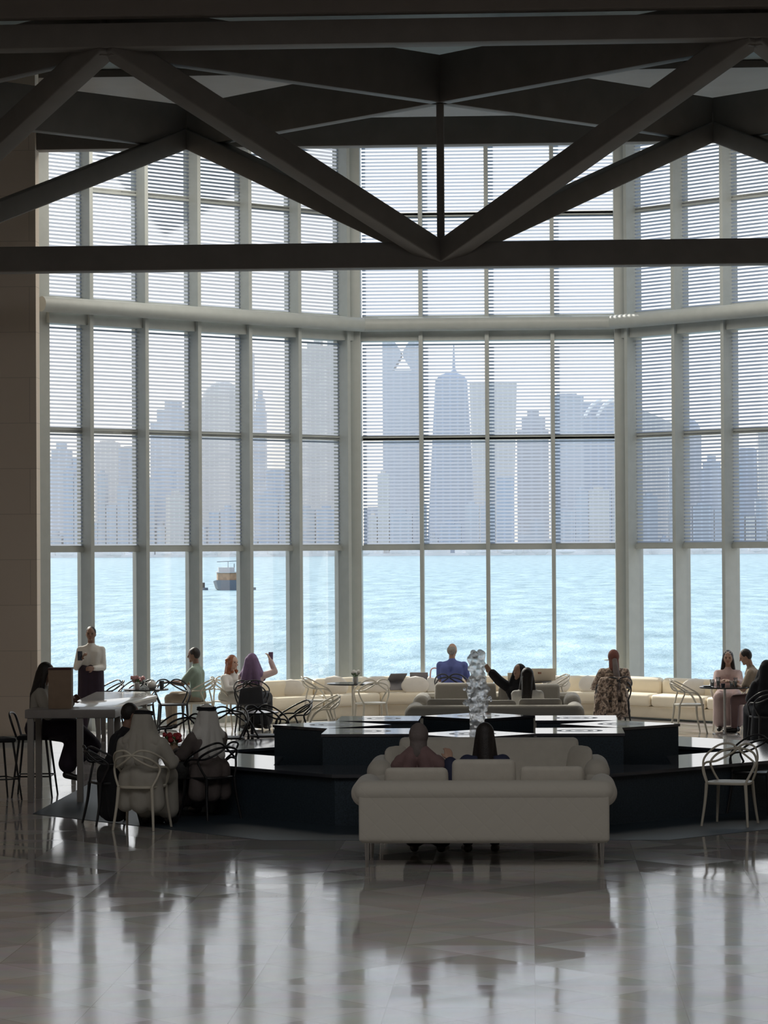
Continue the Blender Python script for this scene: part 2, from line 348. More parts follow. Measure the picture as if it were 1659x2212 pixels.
# ================================================================== THE SETTING
CLX, CRX, GY = -3.115, 1.569, 50.2            # corners of the window bay, line of the glass
R2 = math.sqrt(.5)
BAYS = dict(
    left=dict(o=V((CLX, GY, 0)), d=V((-R2, -R2, 0)), n=V((R2, -R2, 0)), m=[.41, 1.54, 2.65, 3.76, 4.87, 6.0], end=6.80),
    centre=dict(o=V((CLX, GY, 0)), d=V((1, 0, 0)), n=V((0, -1, 0)), m=[1.165, 2.335, 3.495], end=4.684),
    right=dict(o=V((CRX, GY, 0)), d=V((R2, -R2, 0)), n=V((-R2, -R2, 0)), m=[.41, 1.52, 2.64, 3.75, 4.87, 6.0], end=6.80))
LE = BAYS['left']['o'] + BAYS['left']['d'] * 6.8
RE = BAYS['right']['o'] + BAYS['right']['d'] * 6.8
outline = [(-14, -8), (13, -8), (13, RE.y - .2), (RE.x + .3, RE.y - .2), (RE.x + .2, RE.y + .2), (CRX + .1, GY + .25), (CLX - .1, GY + .25), (LE.x - .2, LE.y + .2), (LE.x - .3, LE.y - .2), (-14, LE.y - .2)]
tag(MB().prism(outline, -.3, 0).build('floor', M['floor']), kind='structure')
tag(MB().prism(outline, 10.4, 10.7).build('ceiling', M['ceil']), kind='structure')
tag(MB().box((-14.3, -8, -.3), (-14, LE.y, 10.7)).build('wall_left', M['wall']), kind='structure')
tag(MB().box((13, -8, -.3), (13.3, RE.y, 10.7)).build('wall_right', M['wall']), kind='structure')
tag(MB().box((-14.3, -8.3, -.3), (13.3, -8, 10.7)).build('wall_back', M['wall']), kind='structure')
tag(MB().box((-14, 43.05, 0), (-7.60, 43.36, 10.4)).box((LE.x - .5, 43.36, 0), (LE.x - .2, LE.y + .1, 10.4)).build('wall_window_left', M['wall']), kind='structure')
tag(MB().box((6.10, 43.05, 0), (13, 43.36, 10.4)).box((RE.x + .2, 43.36, 0), (RE.x + .5, RE.y + .1, 10.4)).build('wall_window_right', M['wall']), kind='structure')
tag(MB().box((-14, 43.02, 0), (-7.60, 43.05, .09)).build('baseboard_left', M['frame']), kind='structure')

def at_bay(b, t, n, z): return b['o'] + b['d'] * t + b['n'] * n + V((0, 0, z))
def bay_box(mb, b, t0, t1, n0, n1, z0, z1):
    q = [at_bay(b, t, n, 0) for t, n in ((t0, n0), (t1, n0), (t1, n1), (t0, n1))]
    a = sum(q[i].x * q[(i + 1) % 4].y - q[(i + 1) % 4].x * q[i].y for i in range(4))
    if a < 0: q.reverse()
    return mb.prism([(p.x, p.y) for p in q], z0, z1)

TOP = 10.4
ordinal = {'left': ['against the corner column', 'second from the corner column', 'third from the corner column', 'fourth from the corner column', 'fifth from the corner column', 'sixth from the corner column', 'beside the stone wall'],
           'right': ['against the corner column', 'second from the corner column', 'third from the corner column', 'fourth', 'fifth', 'sixth', 'seventh'],
           'centre': ['leftmost of the four', 'second of the four from the left', 'third of the four from the left', 'rightmost of the four']}
for i, (nm, b) in enumerate(BAYS.items()):
    win = empty('window_%d' % (i + 1), b['o'], kind='structure')
    off = Matrix.Translation(-b['o'])
    side = nm != 'centre'
    for t in b['m']:
        f = MB(); bay_box(f, b, t - .035, t + .035, -.10, .28, 0, TOP)
        f.xf(off).build('mullion', M['frame'], win)
    edges = [0] + b['m'] + [b['end']]
    for z, h, d in ((.05, .10, .10), (2.95, .085, .10), (4.90, .085, .05), (8.87, .085, .05)):
        f = MB(); bay_box(f, b, 0, b['end'], -.05, d, z - h / 2, z + h / 2)
        f.xf(off).build('transom', M['frame'], win)
    f = MB(); bay_box(f, b, 0, b['end'], -.1, .22, 6.62, 6.80); f.xf(off).build('header', M['frame'], win)
    e0, e1 = (0, b['end'])
    k = .36 * math.tan(math.radians(22.5))
    f = MB().tube([at_bay(b, e0 + k, .36, 6.90), at_bay(b, e1 - (k if nm == 'centre' else -.25), .36, 6.90)], .125, 20, smooth=False)
    f.xf(off).build('wind_beam', M['frame'], win, smooth=True)
    for a, c in zip(edges[:-1], edges[1:]):
        for z0, z1 in ((.1, 2.91), (2.99, 6.62), (6.8, TOP)):
            q = [at_bay(b, a, 0, z0), at_bay(b, c, 0, z0), at_bay(b, c, 0, z1), at_bay(b, a, 0, z1)]
            MB().add(q, [(0, 1, 2, 3)]).xf(off).build('pane', M['glass'], win)
    if side:
        f = MB(); bay_box(f, b, b['end'] - .06, b['end'] + .14, -.1, .14, 0, TOP); f.xf(off).build('jamb', M['frame'], win)
        # the steel post that stands on the corner between two bays
        s = 1 if nm == 'left' else -1
        p = MB().box((b['o'].x - .10, GY - .33, 0), (b['o'].x + .10, GY + .1, TOP)).xf(off); p.build('corner_post', M['steel'] if 0 else M['frame'], win, bevel=.01)
    # slatted blinds between the mullions
    vis = {'left': 7, 'centre': 4, 'right': 3}[nm]
    for j, (a, c) in enumerate(zip(edges[:-1], edges[1:])):
        if j >= vis + (1 if nm == 'right' else 0): break
        lo = a + (.035 if a > 0 else .12); hi = c - (.035 if c < b['end'] else .10)
        for row, (z0, z1, txt) in enumerate(((2.99, 6.62, 'below the round beam'), (7.05, TOP - .02, 'above the round beam'))):
            o3 = at_bay(b, (lo + hi) / 2, .05, z0)
            root = empty('window_blind', o3, 0, 'slatted blind, %s bay, %s, %s' % (nm, ordinal[nm][j], txt), 'blind', 'slatted blinds of the %s bay' % nm)
            sl = MB(); n_ = int((z1 - z0) / .062)
            for q in range(n_):
                z = z0 + .02 + q * .062
                bay_box(sl, b, lo, hi, .046, .050, z, z + .031)
            sl.xf(Matrix.Translation(-o3)).build('slats', M['blind'], root)
            br = MB(); bay_box(br, b, lo, hi, .03, .07, z0, z0 + .025); br.xf(Matrix.Translation(-o3)).build('bottom_rail', M['frame'], root)

# ------------------------------------------------------------------ steel space truss under the ceiling
tr = empty('roof_truss', (-1.24, 39.2, 7.0), label='dark bronze steel space truss of crossing beams and diagonals under the ceiling', cat='truss')
toff = Matrix.Translation((1.24, -39.2, -7.0))
def tp(name, mb, **k): return mb.xf(toff).build(name, M['steel'], tr, **k)
tp('top_chord', MB().box((-13.9, 34.85, 9.20), (12.9, 35.2, 9.50)), bevel=.01)
tp('top_chord', MB().box((-13.9, 43.15, 9.12), (12.9, 43.45, 9.55)), bevel=.01)
tp('bottom_chord', MB().box((-13.9, 39.02, 6.83), (12.9, 39.38, 7.18)), bevel=.02)
for k in (-1, 0, 1):
    xb = -1.24 + 8.06 * k
    for s in (-1, 1):
        xt = xb + s * 4.03
        if abs(xt) > 13.2: continue
        for Y in (35.03, 43.3):
            zt = 9.30
            tp('diagonal', MB().bar((xb, 39.2, 7.0), (xt, Y, zt), .30, .30), bevel=.02)
            tp('lattice_beam', MB().bar((xb, 39.2, 9.45), (xt, Y, 9.45), .20, .66), bevel=.01)
    tp('hanger', MB().tube([(xb, 39.2, 7.0), (xb, 39.2, 9.4)], .055, 12, smooth=False), smooth=True)
tag(MB().box((-13.9, 34.6, 9.54), (12.9, 34.84, 10.39)).build('trim_1', M['fascia'], bevel=.01), kind='structure')
# dark soffit panels between the coffers
sf = MB()
for Y0, Y1 in ((29, 34.6), (43.45, 49.8)): sf.box((-7.8, Y0, 10.28), (5.9, Y1, 10.39))
tag(sf.build('trim_2', M['fascia']), kind='structure')

# ------------------------------------------------------------------ outside: sea, far shore, boat, skyline
tag(MB().add([(-3000, 56, -5), (2500, 56, -5), (2500, 3230, -5), (-3000, 3230, -5)], [(0, 1, 2, 3)]).build('sea', M['sea']), label='turquoise sea with small bright ripples beyond the window', cat='sea', kind='stuff')
tag(MB().box((-12, 50.6, -5.2), (14, 53, -.35)).build('trim_3', mat('quay_stone', (.6, .57, .5), .8, var=.1)), kind='structure')
rnd = random.Random(3)
sh = MB(); sh.prism([(-1500, 3190), (1300, 3190), (1300, 3900), (-1500, 3900)], -5, -2)
for k in range(260):
    x = rnd.uniform(-700, 480); h = rnd.uniform(2, 9); y = rnd.uniform(3191, 3196)
    sh.ball((x, y, -2 + h * .4), (rnd.uniform(3, 14), 3, h), 7, 5)
tag(sh.build('shore', M['sand']), label='pale far shoreline with low trees and walls at the waterline', cat='shore', kind='structure')

SK = [  # left px, right px, top px of the photo give bearing and height; kind; depth; words
    (96, 150, 955, 'step', 3300, 'low stepped tower farthest left, beside the stone wall'),
    (152, 184, 985, 'box', 3290, 'narrow block right of the farthest left tower'),
    (200, 250, 950, 'box', 3350, 'slab tower seen in the second pane from the stone wall'),
    (252, 306, 962, 'box', 3280, 'squat block right of the slab tower in the second pane'),
    (322, 412, 862, 'step', 3400, 'stepped tower with a ragged top in the third pane'),
    (330, 372, 1010, 'box', 3250, 'pale warm block in front of the ragged topped tower'),
    (432, 515, 818, 'dome', 3420, 'broad round topped tower left of the dark slim tower'),
    (518, 546, 752, 'box', 3540, 'slim tall dark tower hidden partly by a mullion'),
    (548, 572, 838, 'step', 3400, 'short shoulder tower right of the slim dark tower'),
    (574, 614, 1012, 'box', 3260, 'dark grey cube block low in the sixth pane'),
    (650, 738, 728, 'crown', 3380, 'wide blue tower with jagged crown at the left corner column'),
    (786, 826, 1095, 'box', 3300, 'low block left of the bow tie tower'),
    (828, 912, 698, 'bow', 3420, 'tall tower with a bow tie shaped opening at its top'),
    (922, 1030, 818, 'taper', 3380, 'tapering tower carrying a thin spire'),
    (1016, 1118, 826, 'flare', 3300, 'tower that widens upward, right of the spire tower'),
    (1118, 1186, 884, 'step', 3420, 'mid height block between flared tower and curved roof tower'),
    (1190, 1262, 850, 'box', 3300, 'banded tower left under the curved white roof ribs'),
    (1258, 1332, 862, 'arch', 3360, 'tower with curved white roof ribs left of the right corner column'),
    (1385, 1452, 884, 'slant', 3360, 'slant topped tower just right of the right corner column'),
    (1450, 1514, 902, 'dome', 3420, 'round topped tower in the second pane of the right bay'),
    (1512, 1560, 985, 'step', 3300, 'low stepped block right of the round topped tower'),
    (1586, 1640, 968, 'box', 3350, 'grey block in the pane cut by the photo edge'),
    (1636, 1690, 928, 'box', 3300, 'dark tower at the right edge of the photo'),
]
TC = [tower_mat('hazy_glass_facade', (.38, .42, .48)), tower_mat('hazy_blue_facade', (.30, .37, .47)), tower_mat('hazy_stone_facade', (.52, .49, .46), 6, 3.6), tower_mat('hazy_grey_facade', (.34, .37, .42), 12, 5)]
def px_x(px, Y): return (px - 829.5) / 6100 * Y - math.tan(math.radians(3)) * Y      # bearing of a far tower
def px_z(py, px, Y): return EYE + (1186 - .006 * (px - 829) - py) / 6100 * Y
def tower(i, x0, x1, top, kind, Y, words, mi=None):
    xa, xb = px_x(x0, Y), px_x(x1, Y); h = px_z(top, (x0 + x1) / 2, Y) + 3; W_ = xb - xa; xc = (xa + xb) / 2; D = max(25, W_ * .8)
    t = empty('tower_building', (xc, Y + D / 2, -3), 0, 'hazy far ' + words, 'building', 'skyline towers across the water')
    m = M.get('x') or TC[mi if mi is not None else i % 4]; hw = W_ / 2; d = D / 2; b = MB()
    if kind == 'box': b.box((-hw, -d, 0), (hw, d, h * .985)); MB().box((-hw * .6, -d * .6, h * .985), (hw * .6, d * .6, h)).build('plant_room', m, t)
    elif kind == 'step':
        b.box((-hw, -d, 0), (hw, d, h * .86)); b.box((-hw * .7, -d * .8, h * .86), (hw * .8, d * .8, h * .94)); b.box((-hw * .35, -d * .5, h * .94), (hw * .4, d * .5, h))
    elif kind == 'dome':
        b.prism([(-hw, -d), (hw, -d), (hw, d), (-hw, d)], 0, h * .9)
        MB().ball((0, 0, h * .9), (hw, d, h * .1), 20, 10).build('roof_dome', m, t, smooth=True)
    elif kind == 'crown':
        b.box((-hw, -d, 0), (hw, d, h * .93))
        c = MB()
        for q in range(6): a = -hw + q * W_ / 6; c.prism([(a, -d), (a + W_ / 6, -d), (a + W_ / 6, d), (a, d)], h * .93, h * (.95 + .05 * ((q * 7) % 5) / 4))
        c.build('crown', m, t)
    elif kind == 'bow':
        zc = h - 37; b.box((-hw, -d, 0), (hw, d, zc - 20)); b.box((-hw, -d, zc + 20), (hw, d, h))
        g = hw * .5
        for s in (-1, 1):
            pr = [(s * hw, zc - 20), (s * hw, zc + 20), (s * g, zc + 20), (s * .05 * hw, zc + 3), (s * .05 * hw, zc - 3), (s * g, zc - 20)]
            n_ = len(pr); vs = [(x, -d, z) for x, z in pr] + [(x, d, z) for x, z in pr]
            b.add(vs, [tuple(range(n_)), tuple(range(2 * n_ - 1, n_ - 1, -1))] + [(k, n_ + k, n_ + (k + 1) % n_, (k + 1) % n_) for k in range(n_)])
    elif kind in ('taper', 'flare', 'slant'):
        a, c = (hw * 1.0, hw * .62) if kind == 'taper' else ((hw * .78, hw) if kind == 'flare' else (hw, hw))
        zl, zr = (h, h) if kind != 'slant' else (h, h * .9)
        b.add([(-a, -d, 0), (a, -d, 0), (a, d, 0), (-a, d, 0), (-c, -d, zl), (c, -d, zr), (c, d, zr), (-c, d, zl)], [(0, 3, 2, 1), (4, 5, 6, 7), (0, 1, 5, 4), (1, 2, 6, 5), (2, 3, 7, 6), (3, 0, 4, 7)])
        if kind == 'taper':
            MB().ball((0, 0, h), (hw * .6, d * .6, 9), 16, 8).build('roof_dome', m, t, smooth=True)
            MB().tube([(3, 0, h), (3, 0, h + 44)], (2.6, .6), 8, smooth=False).ball((3, 0, h + 9), 4).build('spire', m, t)
    elif kind == 'arch':
        b.box((-hw, -d, 0), (hw, d, h * .88))
        r_ = MB()
        for s in (-.45, .25):
            r_.tube([(hw * s - 8, -d - 1, h * .88), (hw * s, -d - 1, h * .95), (hw * s + 12, -d - 1, h)], 2.2, 8)
        r_.build('roof_rib', M['whitecloth'], t)
        MB().prism([(-hw, -d * .5), (hw, -d * .5), (hw, d), (-hw, d)], h * .88, h * .985).build('roof_screen', m, t)
    b.build('facade', m, t)
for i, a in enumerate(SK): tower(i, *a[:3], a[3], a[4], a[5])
rnd = random.Random(11)
def pane_words(px):
    for e0, w0 in ((187, 'pane beside the stone wall'), (306, 'second pane from the stone wall'), (420, 'third pane from the stone wall'), (530, 'fourth pane from the stone wall'), (637, 'fifth pane from the stone wall'), (760, 'sixth pane from the stone wall'),
                   (912, 'leftmost central pane'), (1055, 'second central pane'), (1197, 'third central pane'), (1345, 'rightmost central pane'), (1465, 'first pane right of the right corner column'), (1570, 'second pane right of the right corner column')):
        if px < e0: return w0
    return 'pane at the right photo edge'
x = 100; seen = {}
while x < 1670:
    wd = rnd.uniform(16, 46)
    if not (740 < x < 770 or 1335 < x < 1350):
        Y = 3210; tp_ = rnd.uniform(1060, 1165) if rnd.random() < .75 else rnd.uniform(985, 1050)
        xa, xb = px_x(x, Y), px_x(x + wd, Y); h = px_z(tp_, x, Y) + 3
        w0 = pane_words(x + wd / 2); k_ = seen.get(w0, 0); seen[w0] = k_ + 1
        t = empty('low_building', ((xa + xb) / 2, Y, -3), 0, '%s hazy block, %s from left in the %s' % ('tall' if h > 60 else ('wide' if wd > 34 else 'low'), ('first', 'second', 'third', 'fourth', 'fifth', 'sixth', 'seventh')[k_], w0), 'building', 'low waterfront blocks')
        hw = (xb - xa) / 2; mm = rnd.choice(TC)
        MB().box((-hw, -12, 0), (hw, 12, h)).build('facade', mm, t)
        if rnd.random() < .6: MB().box((-hw * .5, -6, h), (hw * .4, 6, h + 5)).build('plant_room', mm, t)
    x += wd * rnd.uniform(1.02, 1.2)

# the boat: a wooden excursion dhow seen from the stern
bt = empty('dhow', (-60.6, 560, -5), math.radians(8), 'small wooden dhow with canvas awning on the open sea', 'boat')
hl = MB(); NS = 12; rows = []
for i in range(NS):
    s = i / (NS - 1); y = -6 + 15 * s; wd = 2.9 * math.sin(PI * (.30 + .62 * s)) ** .8; sh_ = 1.5 + 2.2 * max(0, s - .55) ** 1.5 + .5 * (1 - s) ** 2
    rows.append([(-wd, y, sh_), (-wd * .85, y, .3), (-wd * .4, y, -.7), (wd * .4, y, -.7), (wd * .85, y, .3), (wd, y, sh_)])
vs = [p for r in rows for p in r]; fs = [(i * 6 + k, (i + 1) * 6 + k, (i + 1) * 6 + k + 1, i * 6 + k + 1) for i in range(NS - 1) for k in range(5)]
fs += [(0, 1, 2, 3, 4, 5), tuple((NS - 1) * 6 + k for k in (5, 4, 3, 2, 1, 0))] + [(i * 6 + 5, (i + 1) * 6 + 5, (i + 1) * 6, i * 6) for i in range(NS - 1)]
hl.add(vs, fs).build('hull', M['hull'], bt)
MB().box((-2.1, -5.2, 1.4), (2.1, 3, 3.4)).build('cabin', M['wood'], bt, bevel=.1)
MB().box((-2.3, -5.5, 3.4), (2.3, 4, 3.6)).box((-1.9, -4, 3.6), (1.2, 1, 4.5)).build('awning', M['canvas'], bt)
MB().tube([(1.2, -3, 3.4), (1.2, -3, 5.2)], .08, 6, smooth=False).tube([(-2.2, -3, 5.6), (2.2, -3, 5.75)], .07, 6, smooth=False).tube([(0, -3, 3.5), (0, -3, 5.7)], .06, 6, smooth=False).build('mast', M['hull'], bt)
for i, (dx, txt) in enumerate(((-4.6, 'left'), (4.9, 'right'))):
    t = empty('dinghy', (-60.6 + dx, 557, -5), .2, 'tiny dark dinghy on the %s side of the dhow' % txt, 'boat', 'dinghies by the dhow')
    MB().prism([(-.9, -1.4), (.9, -1.4), (.8, 1), (0, 2.2), (-.8, 1)], 0, .5).build('hull', M['hull'], t)
    MB().box((-.3, -.9, .4), (.3, -.2, 1.5)).build('engine_cover', M['black'], t)

# heat haze that hangs over the bay in front of the skyline
hz_ = MB().box((-2600, 900, -4.9), (2200, 3950, 420)).build('haze', None)
hm_ = bpy.data.materials.new('sea_haze'); hm_.use_nodes = True; hn = hm_.node_tree; hn.nodes.clear()
ho = hn.nodes.new('ShaderNodeOutputMaterial'); hv = hn.nodes.new('ShaderNodeVolumeScatter'); hv.inputs['Color'].default_value = (1.0, .96, .92, 1); hv.inputs['Density'].default_value = .00009; hv.inputs['Anisotropy'].default_value = .3
hn.links.new(hv.outputs[0], ho.inputs['Volume']); hz_.data.materials.append(hm_)
tag(hz_, 'thin pale haze over the bay and around the distant towers', 'haze', kind='stuff')

# ================================================================== FURNITURE
FX, FY = -0.68, 33.3                                     # centre of the fountain
def ring8(ap): r = ap / math.cos(PI / 8); return [(r * math.cos(PI / 8 + k * PI / 4), r * math.sin(PI / 8 + k * PI / 4)) for k in range(8)]
def star(R): return [((R if k % 2 == 0 else R * .7654) * math.cos(k * PI / 8), (R if k % 2 == 0 else R * .7654) * math.sin(k * PI / 8)) for k in range(16)]
inl = MB().prism([(FX + x, FY + y) for x, y in ring8(4.9)], 0, .004)
tag(inl.build('trim_4', M['granite']), kind='structure')
ft = empty('fountain', (FX, FY, 0), 0, 'black granite star shaped fountain with octagonal rim in the middle of the hall', 'fountain')
def ringpts(ap): return [((ap if k % 2 == 0 else ap / math.cos(PI / 8)) * math.cos(k * PI / 8), (ap if k % 2 == 0 else ap / math.cos(PI / 8)) * math.sin(k * PI / 8)) for k in range(16)]
def annulus(outer, inner, z0, z1):
    n = 16; vs = [(x, y, z) for z in (z0, z1) for P_ in (outer, inner) for x, y in P_]; fs = []
    for k in range(n):
        q = (k + 1) % n
        fs += [(k, q, 2 * n + q, 2 * n + k), (n + q, n + k, 3 * n + k, 3 * n + q), (2 * n + k, 2 * n + q, 3 * n + q, 3 * n + k), (q, k, n + k, n + q)]
    return MB().add(vs, fs)
annulus(ringpts(3.44), star(3.16), .004, .515).build('basin_wall', M['granite'], ft)
annulus(ringpts(3.50), star(3.10), .515, .55).build('rim', M['rimtop'], ft)
MB().prism(star(3.16), .05, .24).build('basin_floor', M['granite'], ft)
for k in range(8):
    a = k * PI / 4; c = 1.697
    h = .497
    pl = MB().box((-h + .015, -h + .015, -.60), (h - .015, h - .015, -.03)).build('plinth', M['granite'], ft, loc=(c * math.cos(a), c * math.sin(a), .86), rz=a + PI / 4)
    MB().box((-h, -h, -.03), (h, h, 0)).build('carved_top', M['plate'], pl)
wm = mat('pool_water', (.02, .03, .04), .04, bump=.15, bscale=12)
MB().prism(star(1.05), .24, .34).build('pool_water', wm, ft)
# bubbling water column
jm = bpy.data.materials.new('foaming_water'); jm.use_nodes = True; jn = jm.node_tree; jn.nodes.clear()
o_ = jn.nodes.new('ShaderNodeOutputMaterial'); x1 = jn.nodes.new('ShaderNodeMixShader'); x2 = jn.nodes.new('ShaderNodeMixShader')
g_ = jn.nodes.new('ShaderNodeBsdfGlass'); g_.inputs['Roughness'].default_value = .12; g_.inputs['IOR'].default_value = 1.2
tr_ = jn.nodes.new('ShaderNodeBsdfTransparent'); df = jn.nodes.new('ShaderNodeBsdfTranslucent'); df.inputs[0].default_value = (1, 1, 1, 1)
x1.inputs[0].default_value = .38; x2.inputs[0].default_value = .25
jn.links.new(g_.outputs[0], x1.inputs[1]); jn.links.new(df.outputs[0], x1.inputs[2]); jn.links.new(x1.outputs[0], x2.inputs[1]); jn.links.new(tr_.outputs[0], x2.inputs[2]); jn.links.new(x2.outputs[0], o_.inputs[0])
rj = random.Random(5); jt = MB()
prof = [(.30, .12), (.55, .10), (.75, .08), (.90, .065), (1.05, .10), (1.18, .165), (1.32, .13), (1.48, .09), (1.62, .07)]
for (z0, r0), (z1, r1) in zip(prof[:-1], prof[1:]): jt.cap((.01 * math.sin(z0 * 9), 0, z0), r0 * .4, (.01 * math.sin(z1 * 9), 0, z1), r1 * .4)
for z, r in prof:
    for q in range(44):
        a = rj.uniform(0, 2 * PI); rr = r * (.45 + .6 * rj.random()); jt.ball((rr * math.cos(a), rr * math.sin(a), z + rj.uniform(-.09, .09)), rj.uniform(.018, .042), 7, 5)
for s, r in ((-1, .045), (1, .05)): jt.cap((s * .05, 0, 1.55), r * .7, (s * .075 - .01, 0, 1.66 + .03 * s), r * .8)
for s in (-1, 1): jt.cap((s * .1, -.03, .32), .03, (s * .05, 0, .95), .03)
jt.build('water_jet', jm, ft, voxel=.012, sm=1, loc=(0.02, 0, 0))

# ---- banquette along the window
def off_line(d):     # the line d metres inside the glass, mitred at the two corners
    k = d * math.tan(PI / 8); c0 = V((CLX + k, GY - d, 0)); c1 = V((CRX - k, GY - d, 0))
    return c0, c1
def run(mb, kind, a, c, d0, d1, z0, z1):      # piece between distances d0..d1 inside the glass
    def pt(t, d):
        c0, c1 = off_line(d)
        if kind == 'centre': return c0.lerp(c1, t)
        L = BAYS[kind]['d']; s = c0 if kind == 'left' else c1
        return s + L * max(0.0, t)
    q = [pt(a, d0), pt(c, d0), pt(c, d1), pt(a, d1)]
    ar = sum(q[i].x * q[(i + 1) % 4].y - q[(i + 1) % 4].x * q[i].y for i in range(4))
    if ar < 0: q.reverse()
    return mb.prism([(p.x, p.y) for p in q], z0, z1)
for kind, spans, txt in (('left', [0, 1.3, 2.45], 'cream upholstered banquette along the left window bay, behind the scarfed woman'),
                         ('centre', [0, .27, .52, .76, 1], 'long cream upholstered banquette under the central window, behind the fountain'),
                         ('right', [0, 1.25, 2.5, 3.7, 4.6], 'cream upholstered banquette along the right window bay with quilted back')):
    b = empty('banquette', (0, 0, 0), 0, txt, 'bench')
    g = .008 if kind != 'centre' else .002
    run(MB(), kind, spans[0], spans[-1], .36, 1.06, .03, .225).build('base', M['bench'], b, bevel=.015)
    for a, c in zip(spans[:-1], spans[1:]):
        run(MB(), kind, a + (g if a else 0), c - g, .62, 1.14, .225, .43).build('seat_cushion', M['bench'], b, bevel=.06)
        run(MB(), kind, a + (g if a else 0), c - g, .40, .63, .225, .69).build('back_cushion', M['bench'], b, bevel=.08)

# ---- sofas
def sofa(name, loc, rz, label, tops):
    s = empty(name, loc, rz, label, 'sofa', 'cream sofas around the fountain')
    b = MB()
    b.box((-1.13, .03, .22), (1.13, .93, .42)); b.box((-1.15, -.01, .24), (1.15, .20, .75))
    for q in (-1, 1): b.box((min(q * 1.14, q * .98), .03, .24), (max(q * 1.14, q * .98), .93, .66))
    b.build('frame', M['quilt'], s, voxel=.025, sm=4)
    r = MB()
    r.cap((-1.10, .085, .69), .108, (1.10, .085, .69), .108, 20)
    r.build('back_roll', M['quilt'], s, voxel=.02, sm=2)
    for q in (-1, 1):
        MB().cap((q * 1.10, .12, .675), .128, (q * 1.10, .80, .675), .128, 20).build('arm_roll', M['cream'], s, voxel=.02, sm=2)
    for k in range(2):
        x0 = -.96 + k * .96
        MB().box((x0 + .01, .24, .42), (x0 + .95, .95, .56)).build('seat_cushion', M['cream'], s, bevel=.05)
    n = len(tops); wd = 1.88 / n
    for k, tz in enumerate(tops):
        x0 = -.94 + k * wd
        MB().add([(x0 + .01, .22, .50), (x0 + wd - .01, .22, .50), (x0 + wd - .01, .44, .50), (x0 + .01, .44, .50), (x0 + .02, .15, tz), (x0 + wd - .02, .15, tz), (x0 + wd - .02, .29, tz - .01), (x0 + .02, .29, tz - .01)],
                 [(0, 3, 2, 1), (4, 5, 6, 7), (0, 1, 5, 4), (1, 2, 6, 5), (2, 3, 7, 6), (3, 0, 4, 7)]).build('back_cushion', M['cream'], s, bevel=.05)
    for x in (-1.08, 1.08):
        for y in (.08, .86): MB().tube([(x, y, 0), (x, y, .24)], (.016, .028), 10, smooth=False).build('leg', M['chrome'], s, smooth=True)
    return s
sofa('sofa', (-.46, 25.95, 0), 0, 'nearest cream sofa seen from behind, its quilted back to the viewer', (.91, .985, .92))
sofa('sofa', (-.46, 29.35, 0), PI, 'cream sofa facing the viewer beside the black fountain wall, behind the nearest sofa', (.985, .99))
sofa('sofa', (-.53, 38.45, 0), 0, 'cream sofa beyond the fountain seen from behind, with a long haired person on it', (.88, .86, .88))
sofa('sofa', (-.53, 42.0, 0), PI, 'farthest cream sofa facing the viewer, between the fountain and the window', (.93, .95))

def pillow(name, loc, rz, tilt, size, label, m=None, group='scatter cushions'):
    o = MB().ball((0, 0, 0), size, 20, 10, lambda v, q: V((math.copysign(abs(v.x) ** .55, v.x) * size[0], v.y * size[1] * (1 - .35 * max(abs(v.x), abs(v.z))), math.copysign(abs(v.z) ** .55, v.z) * size[2]))).build(name, m or M['pillow'], smooth=True)
    o.location = loc; o.rotation_euler = (tilt, 0, rz); return tag(o, label, 'cushion', group)
for px_, X, Y, lab in ((0, -4.15, 48.25, 'cream cushion lying on the banquette just right of the black handbag chair'), (1, -3.45, 48.9, 'pale grey cushion on the banquette at the left corner column'),
                       (2, -2.75, 49.25, 'small cream cushion on the banquette behind the round table with flowers'), (3, .40, 49.25, 'cream cushion on the banquette left of the woman in mottled print'),
                       (4, .95, 49.25, 'second cushion on the banquette close behind the woman in mottled print'), (5, 2.75, 48.05, 'cream cushion on the right banquette behind the empty cream chair'),
                       (6, -2.05, 49.22, 'rounded pale cushion on the banquette left of the slate laptops')):
    pillow('cushion', (X, Y, .545), 0, PI / 2 * .86, (.25 if px_ != 4 else .16, .20 if px_ == 1 else .17, .07 if px_ != 1 else .10), lab)
pillow('cushion', (-1.38, 28.86, .73), .9, -.2, (.19, .06, .19), 'cream cushion tipped in the left end of the sofa facing the viewer', M['cream'])
pillow('cushion', (.46, 28.86, .73), -.9, -.2, (.19, .06, .19), 'cream cushion tipped in the right end of the sofa facing the viewer', M['cream'])

for x, rz, tl, lab in ((-2.38, .5, .9, 'slate grey laptop leaning in its case on the banquette'), (-2.0, -.1, .25, 'slate grey laptop lying open beside the leaning one')):
    t = empty('laptop', (x, 49.35, .55), rz, lab, 'laptop', 'laptops on the banquette'); t.rotation_euler = (tl, 0, rz)
    MB().box((-.16, -.11, -.01), (.16, .11, .01)).build('keyboard_base', M['laptop'], t, bevel=.006)
    MB().box((-.16, .09, -.01), (.16, .11, .20)).build('lid', M['laptop'], t, bevel=.006)
bg_ = empty('tote_bag', (-1.72, 49.28, .43), .2, 'white cloth bag with a red side standing on the banquette beside the man in blue', 'bag')
MB().add([(-.15, -.08, 0), (.15, -.08, 0), (.15, .08, 0), (-.15, .08, 0), (-.12, -.05, .26), (.14, -.05, .22), (.14, .04, .22), (-.12, .04, .28)], [(0, 3, 2, 1), (4, 5, 6, 7), (0, 1, 5, 4), (1, 2, 6, 5), (2, 3, 7, 6), (3, 0, 4, 7)]).build('body', M['white'], bg_, bevel=.03)
MB().box((.12, -.09, .0), (.17, .07, .18)).build('side_panel', M['red'], bg_, bevel=.01)
